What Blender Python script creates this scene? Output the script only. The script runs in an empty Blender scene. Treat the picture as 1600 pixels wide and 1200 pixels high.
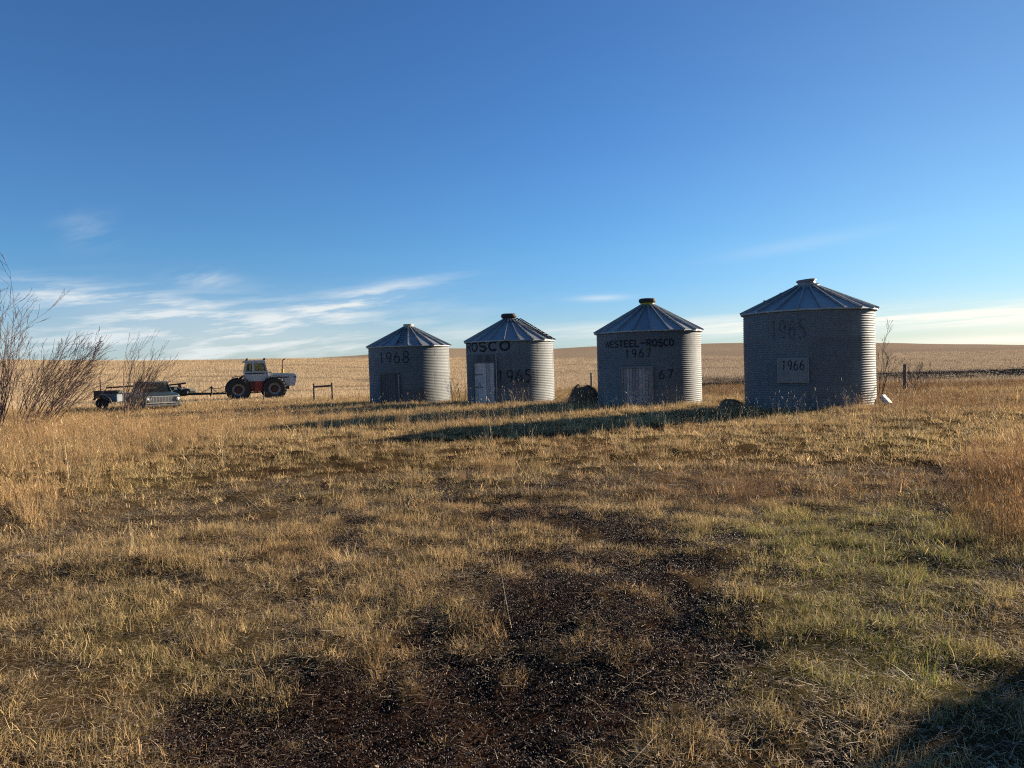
import bpy, math, random
import numpy as np
from mathutils import Vector, Matrix, Euler

random.seed(7)
RNG = np.random.default_rng(11)
PI = math.pi
R = math.radians
scene = bpy.context.scene
COL = scene.collection

# ------------------------------------------------------------------ camera
EYE = 1.8
F = 1130.0                      # focal length in pixels of a 1600 px wide frame
PITCH, ROLL = 1.52, 1.5
cam_rot = Euler((R(90 - PITCH), 0, 0)).to_matrix() @ Matrix.Rotation(R(-ROLL), 3, 'Z')
cd = bpy.data.cameras.new("camera")
cd.sensor_width = 36
cd.lens = 36 * F / 1600
cd.clip_start = 0.05
cd.clip_end = 6000
cam = bpy.data.objects.new("camera", cd)
cam.location = (0, 0, EYE)
cam.rotation_euler = cam_rot.to_euler()
COL.objects.link(cam)
scene.camera = cam


def ray(px, py):
    return cam_rot @ Vector(((px - 800) / F, -(py - 600) / F, -1.0))


def at_depth(px, py, Y):
    d = ray(px, py)
    t = Y / d.y
    return Vector((d.x * t, Y, EYE + d.z * t))


CR = np.array(cam_rot)


def to_px(x, y, z):
    p = np.stack([x, y, z - EYE], -1) @ CR
    w = np.maximum(-p[..., 2], 1e-3)
    return 800 + F * p[..., 0] / w, 600 - F * p[..., 1] / w


# ------------------------------------------------------------------ noise
def hash2(ix, iy, s):
    h = (ix.astype(np.int64) * 374761393 + iy.astype(np.int64) * 668265263 + s * 974634777) & 0x7fffffff
    h = ((h ^ (h >> 13)) * 1274126177) & 0x7fffffff
    h = h ^ (h >> 16)
    return (h & 0xffff) / 65535.0


def vnoise(x, y, s=0):
    x = np.asarray(x, float); y = np.asarray(y, float)
    ix = np.floor(x); iy = np.floor(y)
    fx = x - ix; fy = y - iy
    fx = fx * fx * (3 - 2 * fx); fy = fy * fy * (3 - 2 * fy)
    a = hash2(ix, iy, s); b = hash2(ix + 1, iy, s)
    c = hash2(ix, iy + 1, s); d = hash2(ix + 1, iy + 1, s)
    return (a * (1 - fx) + b * fx) * (1 - fy) + (c * (1 - fx) + d * fx) * fy


def fbm(x, y, s=0, o=4):
    t = 0; a = .5; n = 0
    for k in range(o):
        t = t + a * vnoise(x * 2 ** k + 17.3 * k, y * 2 ** k - 9.1 * k, s + k); n += a; a *= .5
    return t / n


def sstep(a, b, v):
    t = np.clip((np.asarray(v, float) - a) / (b - a), 0, 1)
    return t * t * (3 - 2 * t)


# ------------------------------------------------------------------ terrain
PXK = np.array([-1500, -400, 0, 150, 300, 480, 560, 700, 870, 930, 1100, 1160, 1370, 1600, 1900, 3000.])
E1 = np.array([20, 30, 29.5, 24.5, 21, 19, 17, 14, 8, 7, 5, 4, 3, 2.5, 2, 2.])
E2 = np.array([5, 5, 5, 8, 11, 18, 21, 28.5, 24, 25.5, 25.5, 25, 19.5, 10, 5, 4.])


def terrain(x, y):
    x = np.asarray(x, float); y = np.asarray(y, float)
    r = np.hypot(x, y)
    front = y > 0.05 * r
    px = np.where(front, 800 + F * x / np.maximum(y, .05 * r + 1e-6), np.where(x < 0, -1500, 3000))
    ca = np.where(front, np.maximum(y, 0) / np.maximum(r, 1e-6), .3)
    e1 = np.interp(px, PXK, E1) / F * ca
    e2 = np.interp(px, PXK, E2) / F * ca
    R1, R2 = 175.0, 430.0
    z1 = 1.8 + e1 * R1; z2 = 1.8 + e2 * R2
    base = np.clip(.0085 * (x - 4), -.16, .1)
    t = np.clip((r - 57) / (R1 - 57), 0, 1)
    up = t ** 1.25 * (1.0 - .25 * t * (1 - t))
    z = base * (1 - up) + z1 * up
    u = np.clip((r - R1) / (R2 - R1), 0, 1)
    dip = -.9 * np.sin(PI * np.clip(u * 2.2, 0, 1))
    z = np.where(r > R1, z1 + (z2 - z1) * (u ** 1.5) + dip, z)
    z = np.where(r > R2, z2 - (r - R2) * .004, z)
    z = np.where(r > 900, z2 - 470 * .004 - (r - 900) * .03, z)
    # hummocks and lumps of the rough yard
    near = 1 - sstep(35, 60, r)
    hum = (fbm(x * .55, y * .55, 3, 3) - .5) * .13 + (fbm(x * 1.7, y * 1.7, 5, 3) - .5) * .13
    z = z + hum * near
    z = z + (1 - near) * (fbm(x * .05, y * .05, 9, 3) - .5) * .5 * sstep(50, 120, r)
    return z


def tz(x, y):
    return float(terrain(np.array([x]), np.array([y]))[0])


def blob(px, py, cx, cy, rx, ry):
    return np.exp(-(((px - cx) / rx) ** 2 + ((py - cy) / ry) ** 2))


def zones(x, y):
    """How the yard is covered at a ground point: bare dirt, green, tall grass, rusty weeds, ploughed soil, stubble."""
    x = np.asarray(x, float); y = np.asarray(y, float)
    yy = np.maximum(y, .6)
    px, py = to_px(x, yy, np.zeros_like(x))
    n1 = fbm(x * .9, yy * .9, 21, 4); n2 = fbm(x * 2.7, yy * 2.7, 31, 3); n3 = fbm(x * .33, yy * .33, 41, 3)
    d = 0
    for c in [(790, 1140, 380, 130, 1.25), (960, 970, 180, 90, .9), (560, 800, 330, 80, .22), (880, 720, 260, 40, .2), (320, 900, 220, 60, .2), (830, 920, 110, 50, .5), (450, 1150, 200, 80, .75),
              (950, 815, 130, 35, .6), (1090, 870, 110, 30, .45), (560, 884, 100, 14, .55), (760, 815, 80, 18, .45),
              (520, 735, 90, 22, .4), (430, 800, 80, 20, .35), (260, 905, 80, 20, .4), (1130, 1020, 90, 60, .5),
              (700, 1050, 150, 60, .4), (640, 720, 120, 18, .3), (880, 770, 120, 16, .35)]:
        d = d + c[4] * blob(px, py, *c[:4])
    n4 = fbm(x * 6.5, yy * 6.5, 51, 3)
    dirt = sstep(.34, 1.0, d + (n1 - .5) * 1.5 + (n2 - .5) * 1.5 + (n4 - .5) * 1.3)
    g = 0
    for c in [(1400, 860, 190, 90, .8), (1290, 1000, 260, 120, .65), (1180, 830, 160, 40, .4), (230, 760, 150, 25, .35), (150, 940, 130, 50, .25),
              (1420, 700, 200, 25, .3), (700, 950, 60, 20, .3), (280, 1010, 160, 40, .3), (1450, 1050, 150, 60, .6), (660, 760, 200, 30, .2)]:
        g = g + c[4] * blob(px, py, *c[:4])
    green = np.clip(g * 1.2 - .05 + (n3 - .5) * .6 + (n2 - .5) * .5, 0, 1)
    t = 0
    for c in [(60, 690, 190, 62, 1.2), (260, 672, 180, 34, 1.0), (-200, 720, 260, 120, 1.2), (420, 650, 130, 16, .7), (640, 655, 160, 14, .45),
              (900, 665, 330, 16, .55), (1620, 790, 110, 75, 1.2), (1760, 800, 200, 120, 1.2), (770, 735, 60, 26, .6), (830, 820, 50, 22, .4),
              (1530, 720, 60, 22, .5), (1120, 760, 140, 28, .65), (1340, 775, 130, 24, .45), (1480, 640, 160, 16, .6), (60, 800, 60, 30, .4), (1350, 642, 120, 8, .45),
              (560, 765, 30, 18, .3)]:
        t = t + c[4] * blob(px, py, *c[:4])
    r = np.hypot(x, y)
    back = sstep(31, 36, y) * (1 - sstep(44, 52, y)) * (.30 + .3 * sstep(-7, 2, x))
    veh = blob(px, y, 250, 35, 75, 4.5) + blob(px, y, 165, 38, 40, 4)
    tall = np.clip((t + back + (n1 - .5) * .5) * (1 - .75 * np.clip(veh, 0, 1)), 0, 1.2)
    w = 0
    for c in [(1140, 762, 150, 34, .9), (1350, 770, 170, 30, .55), (1560, 790, 110, 60, 1.1), (960, 700, 90, 18, .3), (1450, 632, 200, 18, .8), (760, 735, 60, 22, .3)]:
        w = w + c[4] * blob(px, py, *c[:4])
    rust = np.clip(w + (n3 - .5) * .4 + back * (.25 + 1.1 * sstep(0, 14, x)), 0, 1)
    plough = sstep(.35, .6, sstep(44.5, 47, y + .04 * x) * (1 - sstep(60, 66, y + .04 * x)) * sstep(3, 19, x) + (n1 - .5) * .45) * sstep(1, 14, x)
    stub = sstep(46, 52, r + (n1 - .5) * 4)
    return dict(dirt=dirt, green=green, tall=tall, rust=rust, plough=plough, stub=stub, n1=n1, n2=n2)


# ------------------------------------------------------------------ nodes and materials
def new_mat(name):
    m = bpy.data.materials.new(name)
    m.use_nodes = True
    nt = m.node_tree
    return m, nt, nt.nodes["Principled BSDF"]


def N(nt, typ, **kw):
    n = nt.nodes.new(typ)
    for k, v in kw.items():
        if k.startswith('i_'):
            key = k[2:]
            n.inputs[int(key) if key.isdigit() else key.replace('_', ' ')].default_value = v
        else:
            setattr(n, k, v)
    return n


def L(nt, a, b):
    nt.links.new(a, b)


def math_n(nt, op, a, b=None, c=None, clamp=False):
    n = nt.nodes.new('ShaderNodeMath'); n.operation = op; n.use_clamp = clamp
    for i, v in enumerate((a, b, c)):
        if v is None: continue
        if isinstance(v, (int, float)): n.inputs[i].default_value = v
        else: L(nt, v, n.inputs[i])
    return n.outputs[0]


def mixc(nt, fac, a, b, blend='MIX'):
    n = nt.nodes.new('ShaderNodeMix'); n.data_type = 'RGBA'; n.blend_type = blend
    for sock, v in ((n.inputs[0], fac), (n.inputs[6], a), (n.inputs[7], b)):
        if isinstance(v, (int, float)): sock.default_value = v
        elif isinstance(v, tuple): sock.default_value = (*v, 1) if len(v) == 3 else v
        else: L(nt, v, sock)
    return n.outputs[2]


def ramp(nt, fac, stops):
    n = nt.nodes.new('ShaderNodeValToRGB')
    e = n.color_ramp.elements
    while len(e) < len(stops): e.new(.5)
    for el, (p, c) in zip(e, stops):
        el.position = p; el.color = (*c, 1) if len(c) == 3 else c
    L(nt, fac, n.inputs[0])
    return n.outputs[0]


def noise_n(nt, scale, detail=4, rough=.6, vec=None, dist=0):
    n = N(nt, 'ShaderNodeTexNoise', i_Scale=scale, i_Detail=detail, i_Roughness=rough, i_Distortion=dist)
    if vec is not None: L(nt, vec, n.inputs['Vector'])
    return n.outputs[0]


def mapped(nt, coord, scale=(1, 1, 1), rot=(0, 0, 0)):
    m = N(nt, 'ShaderNodeMapping'); m.inputs['Scale'].default_value = scale; m.inputs['Rotation'].default_value = rot
    L(nt, coord, m.inputs['Vector'])
    return m.outputs[0]


def attr(nt, name, typ='GEOMETRY'):
    n = nt.nodes.new('ShaderNodeAttribute'); n.attribute_name = name; n.attribute_type = typ
    return n.outputs['Fac']


def simple(name, col, rough=.6, metal=0., var=.25, scale=6., bump=.0, spec=None, dirt=None, dirt_amt=.5):
    """A plain surface with procedural blotches, grime and a little bump."""
    m, nt, p = new_mat(name)
    co = N(nt, 'ShaderNodeTexCoord').outputs['Object']
    n = noise_n(nt, scale, 6, .65, co)
    c = mixc(nt, n, tuple(v * (1 - var) for v in col), tuple(min(1, v * (1 + var)) for v in col))
    if dirt:
        d = noise_n(nt, scale * .45, 8, .7, co)
        f = ramp(nt, d, [(.45, (0, 0, 0)), (.7, (dirt_amt,) * 3)])
        c = mixc(nt, f, c, dirt)
    L(nt, c, p.inputs['Base Color'])
    p.inputs['Roughness'].default_value = rough; p.inputs['Metallic'].default_value = metal
    if spec is not None: p.inputs['Specular IOR Level'].default_value = spec
    if bump:
        b = N(nt, 'ShaderNodeBump', i_Strength=bump, i_Distance=.02)
        L(nt, noise_n(nt, scale * 4, 5, .6, co), b.inputs['Height']); L(nt, b.outputs[0], p.inputs['Normal'])
    return m


def galvanised(name, col, rough, metal=.75):
    m, nt, p = new_mat(name)
    co = N(nt, 'ShaderNodeTexCoord').outputs['Object']
    streak = noise_n(nt, 1.0, 6, .65, mapped(nt, co, (9, 9, .5)))
    spang = noise_n(nt, 5, 4, .6, co)
    blot = noise_n(nt, 1.4, 5, .6, co)
    sh = attr(nt, 'sheet')
    v = math_n(nt, 'MULTIPLY_ADD', sh, .34, .80)
    v = math_n(nt, 'MULTIPLY', v, math_n(nt, 'MULTIPLY_ADD', streak, .5, .75))
    v = math_n(nt, 'MULTIPLY', v, math_n(nt, 'MULTIPLY_ADD', spang, .3, .85))
    c = mixc(nt, 1.0, (col[0], col[1], col[2]), v, 'MULTIPLY')
    rust = ramp(nt, math_n(nt, 'MULTIPLY', streak, blot), [(.27, (0, 0, 0)), (.46, (.6, .6, .6))])
    c = mixc(nt, rust, c, (.085, .065, .05))
    L(nt, c, p.inputs['Base Color'])
    p.inputs['Metallic'].default_value = metal
    L(nt, math_n(nt, 'MULTIPLY_ADD', spang, .2, rough - .1), p.inputs['Roughness'])
    b = N(nt, 'ShaderNodeBump', i_Strength=.25, i_Distance=.02)
    L(nt, noise_n(nt, 2.2, 3, .5, co), b.inputs['Height']); L(nt, b.outputs[0], p.inputs['Normal'])
    return m


def old_wood(name, c1, c2, vertical=True, seam=0):
    m, nt, p = new_mat(name)
    co = N(nt, 'ShaderNodeTexCoord').outputs['Object']
    g = noise_n(nt, 1, 7, .7, mapped(nt, co, (40, 40, 1.6) if vertical else (1.6, 40, 40)), .6)
    b2 = noise_n(nt, 2.2, 4, .6, co)
    bd = attr(nt, 'board')
    c = mixc(nt, ramp(nt, g, [(.3, (0, 0, 0)), (.7, (1, 1, 1))]), c1, c2)
    c = mixc(nt, 1.0, c, math_n(nt, 'MULTIPLY_ADD', bd, .6, .7), 'MULTIPLY')
    c = mixc(nt, math_n(nt, 'MULTIPLY', b2, .5), c, tuple(v * .45 for v in c1))
    L(nt, c, p.inputs['Base Color'])
    p.inputs['Roughness'].default_value = .85
    b = N(nt, 'ShaderNodeBump', i_Strength=.5, i_Distance=.01)
    L(nt, g, b.inputs['Height']); L(nt, b.outputs[0], p.inputs['Normal'])
    return m


def blade_mat(name, straw, grey, red, green, trans=.35):
    """Dry stems: each blade has its own tone, each tuft its own share of rust and green."""
    m, nt, p = new_mat(name)
    rnd = attr(nt, 'rnd')
    tint = attr(nt, 'tint', 'INSTANCER'); hue = attr(nt, 'hue', 'INSTANCER'); val = attr(nt, 'val', 'INSTANCER')
    c = mixc(nt, ramp(nt, rnd, [(0, (1, 1, 1)), (.35, (.75,) * 3), (.6, (0, 0, 0))]), straw, grey)
    c = mixc(nt, math_n(nt, 'MULTIPLY', hue, .85, clamp=True), c, red)
    gr = math_n(nt, 'MULTIPLY', tint, ramp(nt, math_n(nt, 'FRACT', math_n(nt, 'MULTIPLY', rnd, 7.3)), [(.2, (.15,) * 3), (.8, (1, 1, 1))]))
    c = mixc(nt, gr, c, green)
    v = math_n(nt, 'MULTIPLY', math_n(nt, 'MULTIPLY_ADD', math_n(nt, 'FRACT', math_n(nt, 'MULTIPLY', rnd, 13.7)), .9, .55), val)
    c = mixc(nt, 1.0, c, v, 'MULTIPLY')
    L(nt, c, p.inputs['Base Color'])
    p.inputs['Roughness'].default_value = .6
    p.inputs['Specular IOR Level'].default_value = .25
    t = N(nt, 'ShaderNodeBsdfTranslucent'); L(nt, c, t.inputs['Color'])
    mx = N(nt, 'ShaderNodeMixShader', i_0=trans)
    L(nt, p.outputs[0], mx.inputs[1]); L(nt, t.outputs[0], mx.inputs[2])
    L(nt, mx.outputs[0], nt.nodes['Material Output'].inputs['Surface'])
    return m


STRAW, GREY, RED, GREEN = (.58, .41, .185), (.30, .21, .11), (.30, .165, .08), (.165, .19, .04)

M = {}
M['blade'] = blade_mat("dry_grass", STRAW, GREY, RED, GREEN, .35)
M['tall'] = blade_mat("tall_grass", (.56, .365, .165), (.35, .215, .105), RED, GREEN, .4)
M['stubble'] = blade_mat("stubble_straw", (.62, .465, .275), (.44, .33, .205), (.34, .26, .18), GREEN, .3)
M['litter'] = blade_mat("straw_litter", (.62, .50, .32), (.30, .23, .14), RED, GREEN, .15)
M['clod'] = blade_mat("soil_clods", (.050, .029, .021), (.030, .018, .013), (.085, .05, .033), GREEN, .0)
M['leaf'] = blade_mat("fallen_leaf", (.55, .45, .30), (.34, .22, .11), (.5, .16, .03), GREEN, .25)
M['bark'] = simple("shrub_bark", (.13, .085, .07), .8, var=.45, scale=3)
M['bark_light'] = simple("shrub_bark_pale", (.22, .16, .12), .8, var=.4, scale=3)
M['galv'] = galvanised("galvanised_wall", (.152, .166, .172), .74, .32)
M['galv_roof'] = galvanised("galvanised_roof", (.30, .315, .32), .5, .6)
M['galv_trim'] = galvanised("galvanised_trim", (.20, .205, .215), .5, .6)
M['rubber'] = simple("black_rubber", (.018, .018, .02), .75, var=.3, dirt=(.07, .055, .04), dirt_amt=.5)
M['yellow'] = simple("yellow_paint", (.42, .30, .03), .6, var=.3, dirt=(.08, .07, .05))
M['cream'] = simple("cream_paint", (.45, .40, .25), .6, var=.3, dirt=(.1, .09, .07))
M['wood_dark'] = old_wood("dark_boards", (.07, .067, .068), (.14, .128, .12))
M['wood_white'] = old_wood("whitewashed_boards", (.40, .345, .31), (.66, .58, .53))
M['wood_grey'] = old_wood("grey_boards", (.20, .175, .16), (.46, .40, .36))
M['wood_post'] = old_wood("weathered_post", (.10, .075, .055), (.24, .18, .13))
M['wood_rail'] = old_wood("weathered_rail", (.10, .065, .045), (.22, .145, .10), False)
M['hatch'] = simple("grey_sheet", (.17, .17, .165), .6, .25, var=.2, scale=3, dirt=(.12, .11, .1))
M['iron'] = simple("dark_iron", (.05, .045, .045), .6, .4, var=.4)
M['rust'] = simple("rusty_steel", (.11, .05, .035), .8, .1, var=.5, scale=8)
M['white_paint'] = simple("white_paint", (.44, .44, .43), .42, var=.06, scale=3, dirt=(.40, .36, .30), dirt_amt=.35)
M['red_paint'] = simple("red_paint", (.30, .035, .02), .5, var=.2, dirt=(.09, .04, .03), dirt_amt=.5)
M['hub_red'] = simple('dull_red_hub', (.075, .022, .018), .7, var=.3, dirt=(.05, .035, .03))
M['black_paint'] = simple("black_paint", (.02, .02, .02), .5, var=.2)
M['rim'] = simple("grey_rim", (.25, .245, .24), .6, .2, var=.25, dirt=(.1, .07, .05))
M['green_paint'] = simple("dark_green_paint", (.030, .045, .040), .35, .1, var=.25, dirt=(.06, .06, .045), dirt_amt=.45)
M['impl'] = simple("faded_green_iron", (.018, .027, .024), .6, .2, var=.5, dirt=(.06, .03, .02), dirt_amt=.6)
M['chrome'] = simple("dull_chrome", (.26, .26, .25), .42, .7, var=.2, dirt=(.15, .11, .08), dirt_amt=.4)
M['bright_trim'] = simple('bright_trim', (.6, .6, .58), .4, .3, var=.2, dirt=(.2, .15, .1), dirt_amt=.3)
M['blue_grey'] = simple("faded_blue_grey_paint", (.16, .19, .22), .5, .1, var=.25, dirt=(.10, .06, .04), dirt_amt=.6)
M['grille_dark'] = simple("grille_dark", (.03, .032, .033), .6, .3, var=.2)


def glass_mat(name, tint, alpha):
    m, nt, p = new_mat(name)
    p.inputs['Base Color'].default_value = (.02, .025, .025, 1); p.inputs['Roughness'].default_value = .08
    t = N(nt, 'ShaderNodeBsdfTransparent'); t.inputs[0].default_value = (*tint, 1)
    co = N(nt, 'ShaderNodeTexCoord').outputs['Object']
    f = math_n(nt, 'MULTIPLY_ADD', noise_n(nt, 3, 4, .6, co), .3, alpha - .15)
    mx = N(nt, 'ShaderNodeMixShader'); L(nt, f, mx.inputs[0])
    L(nt, t.outputs[0], mx.inputs[1]); L(nt, p.outputs[0], mx.inputs[2])
    L(nt, mx.outputs[0], nt.nodes['Material Output'].inputs['Surface'])
    return m


M['glass'] = glass_mat("cab_glass", (.74, .80, .76), .32)
M['truck_glass'] = glass_mat("dusty_windshield", (.55, .6, .6), .5)
m, nt, p = new_mat("lamp_glass"); p.inputs['Base Color'].default_value = (.75, .75, .72, 1); p.inputs['Roughness'].default_value = .15
M['lamp'] = m


def paint_mark(name, col, lo, hi):
    """Worn stencil or spray paint: missing where the noise says it flaked."""
    m, nt, p = new_mat(name)
    p.inputs['Base Color'].default_value = (*col, 1); p.inputs['Roughness'].default_value = .6
    co = N(nt, 'ShaderNodeTexCoord').outputs['Object']
    f = ramp(nt, noise_n(nt, 5, 6, .7, co), [(.30, (lo,) * 3), (.62, (hi,) * 3)])
    t = N(nt, 'ShaderNodeBsdfTransparent')
    mx = N(nt, 'ShaderNodeMixShader'); L(nt, f, mx.inputs[0])
    L(nt, t.outputs[0], mx.inputs[1]); L(nt, p.outputs[0], mx.inputs[2])
    L(nt, mx.outputs[0], nt.nodes['Material Output'].inputs['Surface'])
    return m


M['stencil'] = paint_mark("worn_stencil", (.008, .008, .009), .75, 1.0)
M['spray'] = paint_mark("worn_spray", (.016, .018, .021), .35, .85)
M['ghost'] = paint_mark("ghost_paint", (.03, .03, .032), .05, .28)


# ------------------------------------------------------------------ mesh building
class MB:
    def __init__(s): s.v = []; s.f = []; s.m = []; s.a = []; s.mi = 0; s.av = 0.5

    def add(s, vs, fs):
        o = len(s.v)
        s.v += [tuple(v) for v in vs]; s.f += [tuple(i + o for i in f) for f in fs]
        s.m += [s.mi] * len(fs); s.a += [s.av] * len(vs)
        return s

    def box(s, c, size, rot=None):
        hx, hy, hz = size[0] / 2, size[1] / 2, size[2] / 2
        mt = (rot.to_matrix() if isinstance(rot, Euler) else rot) if rot is not None else Matrix.Identity(3)
        vs = [Vector(c) + mt @ Vector((x * hx, y * hy, z * hz)) for x in (-1, 1) for y in (-1, 1) for z in (-1, 1)]
        return s.add(vs, [(0, 1, 3, 2), (4, 6, 7, 5), (0, 4, 5, 1), (2, 3, 7, 6), (0, 2, 6, 4), (1, 5, 7, 3)])

    def tube(s, pts, rad, n=8, caps=True):
        pts = [Vector(q) for q in pts]
        if isinstance(rad, (int, float)): rad = [rad] * len(pts)
        vs = []; fs = []; up = None
        for i, q in enumerate(pts):
            d = (pts[min(i + 1, len(pts) - 1)] - pts[max(i - 1, 0)]).normalized()
            if up is None:
                up = Vector((0, 0, 1)) if abs(d.z) < .9 else Vector((1, 0, 0))
            a = d.cross(up).normalized(); b = a.cross(d).normalized(); up = b
            for k in range(n):
                t = 2 * PI * k / n
                vs.append(q + (a * math.cos(t) + b * math.sin(t)) * rad[i])
        for i in range(len(pts) - 1):
            for k in range(n):
                k2 = (k + 1) % n
                fs.append((i * n + k, i * n + k2, (i + 1) * n + k2, (i + 1) * n + k))
        if caps:
            fs.append(tuple(range(n))); fs.append(tuple(reversed(range((len(pts) - 1) * n, len(pts) * n))))
        return s.add(vs, fs)

    def lathe(s, prof, n=32, c=(0, 0, 0), axis='Z', closed=False):
        vs = []; fs = []
        for (r, h) in prof:
            for k in range(n):
                t = 2 * PI * k / n
                x, y = r * math.cos(t), r * math.sin(t)
                v = (x, y, h) if axis == 'Z' else ((x, h, y) if axis == 'Y' else (h, x, y))
                vs.append(Vector(c) + Vector(v))
        m = len(prof)
        for i in range(m - 1 + (1 if closed else 0)):
            j = (i + 1) % m
            for k in range(n):
                k2 = (k + 1) % n
                fs.append((i * n + k, i * n + k2, j * n + k2, j * n + k))
        return s.add(vs, fs)

    def prism(s, poly, y0, y1):
        """poly in the XZ plane extruded along Y"""
        n = len(poly)
        vs = [(x, y0, z) for x, z in poly] + [(x, y1, z) for x, z in poly]
        fs = [tuple(range(n)), tuple(reversed(range(n, 2 * n)))]
        for i in range(n):
            j = (i + 1) % n
            fs.append((i, j, n + j, n + i))
        return s.add(vs, fs)

    def build(s, name, mats, parent=None, smooth=40, bevel=0):
        me = bpy.data.meshes.new(name)
        me.from_pydata(s.v, [], s.f)
        if not isinstance(mats, (list, tuple)): mats = [mats]
        for mm in mats: me.materials.append(mm)
        me.polygons.foreach_set('material_index', s.m)
        at = me.attributes.new('board', 'FLOAT', 'POINT'); at.data.foreach_set('value', s.a)
        me.attributes.new('sheet', 'FLOAT', 'POINT').data.foreach_set('value', s.a)
        import bmesh
        bm = bmesh.new(); bm.from_mesh(me); bmesh.ops.recalc_face_normals(bm, faces=bm.faces); bm.to_mesh(me); bm.free()
        if smooth:
            me.shade_smooth(); me.set_sharp_from_angle(angle=R(smooth))
        o = bpy.data.objects.new(name, me); COL.objects.link(o)
        if parent: o.parent = parent
        if bevel:
            b = o.modifiers.new("bevel", 'BEVEL'); b.width = bevel; b.segments = 2; b.limit_method = 'ANGLE'
        return o


def tag(o, label=None, cat=None, group=None, kind=None):
    if label: o['label'] = label
    if cat: o['category'] = cat
    if group: o['group'] = group
    if kind: o['kind'] = kind
    return o


def thing(name, label, cat, loc=(0, 0, 0), rz=0, group=None):
    o = bpy.data.objects.new(name, None); o.empty_display_size = .3
    COL.objects.link(o); o.location = loc; o.rotation_euler = (0, 0, rz)
    return tag(o, label, cat, group)


# ------------------------------------------------------------------ sun and sky
SUN_AZ, SUN_EL = 61.4, 15.5
S = Vector((math.cos(R(SUN_EL)) * math.sin(R(SUN_AZ)), math.cos(R(SUN_EL)) * math.cos(R(SUN_AZ)), math.sin(R(SUN_EL))))
ld = bpy.data.lights.new("sun", 'SUN'); ld.energy = 5.0; ld.angle = R(.5); ld.color = (1.0, .85, .66)
lo = bpy.data.objects.new("sun", ld); lo.rotation_euler = S.to_track_quat('Z', 'Y').to_euler(); lo.location = S * 60
COL.objects.link(lo)

w = bpy.data.worlds.new("World"); scene.world = w; w.use_nodes = True
nt = w.node_tree
bg = nt.nodes['Background']
sky = N(nt, 'ShaderNodeTexSky'); sky.sky_type = 'NISHITA'; sky.sun_disc = False
sky.sun_elevation = R(SUN_EL); sky.sun_rotation = R(SUN_AZ)
sky.altitude = 600; sky.air_density = 1.0; sky.dust_density = 0.0; sky.ozone_density = 3.0
tc = N(nt, 'ShaderNodeTexCoord').outputs['Generated']
sp = N(nt, 'ShaderNodeSeparateXYZ'); L(nt, tc, sp.inputs[0])
az = math_n(nt, 'ARCTAN2', sp.outputs[0], sp.outputs[1])
el = math_n(nt, 'ARCSINE', sp.outputs[2])


def bump1(v, c, wd):
    """1 at c falling to 0 at c +- wd, smooth"""
    d = math_n(nt, 'DIVIDE', math_n(nt, 'SUBTRACT', v, c), wd)
    return math_n(nt, 'POWER', 2.718, math_n(nt, 'MULTIPLY', math_n(nt, 'MULTIPLY', d, d), -1.0))


def cloud_layer(slope, su, sv, seed, lo_, hi_, det=5, dist=0.):
    v2 = math_n(nt, 'SUBTRACT', el, math_n(nt, 'MULTIPLY', az, slope))
    cb = N(nt, 'ShaderNodeCombineXYZ'); L(nt, math_n(nt, 'MULTIPLY', az, su), cb.inputs[0]); L(nt, math_n(nt, 'MULTIPLY', v2, sv), cb.inputs[1])
    cb.inputs[2].default_value = seed
    n = noise_n(nt, 1, det, .62, cb.outputs[0], dist)
    return ramp(nt, n, [(lo_, (0, 0, 0)), (hi_, (1, 1, 1))]), v2


c1, _ = cloud_layer(.10, 8, 58, 3.1, .45, .70)
m1 = math_n(nt, 'MULTIPLY', bump1(az, -.42, .28), bump1(el, .045, .045))
m1b = math_n(nt, 'MULTIPLY', bump1(az, -.215, .11), bump1(math_n(nt, 'SUBTRACT', el, math_n(nt, 'MULTIPLY', math_n(nt, 'ADD', az, .215), .22)), .088, .014))
m1c = math_n(nt, 'MULTIPLY', bump1(az, -.50, .12), bump1(math_n(nt, 'ADD', el, math_n(nt, 'MULTIPLY', math_n(nt, 'ADD', az, .50), .12)), .088, .017))
c2, v2 = cloud_layer(.035, 3.2, 85, 8.7, .38, .60)
m2 = math_n(nt, 'MULTIPLY', bump1(el, .043, .0125), bump1(az, .62, .50))
m2b = math_n(nt, 'MULTIPLY', bump1(el, .014, .006), bump1(az, .64, .16))
m3 = math_n(nt, 'MULTIPLY', bump1(az, -.525, .028), bump1(el, .172, .022))
m4 = math_n(nt, 'MULTIPLY', bump1(az, .125, .035), bump1(el, .088, .004))
m5 = math_n(nt, 'MULTIPLY', bump1(az, .37, .09), bump1(math_n(nt, 'SUBTRACT', el, math_n(nt, 'MULTIPLY', az, .10)), .105, .008))
c3, _ = cloud_layer(.35, 14, 60, 5.2, .40, .75)
m6 = math_n(nt, 'MULTIPLY', bump1(az, -.40, .035), bump1(el, .118, .010))
# a thin veil over everything low
veil = math_n(nt, 'MULTIPLY', bump1(el, .0, .075), .22)


def mul(a, b): return math_n(nt, 'MULTIPLY', a, b)
def add(a, b): return math_n(nt, 'ADD', a, b)


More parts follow.
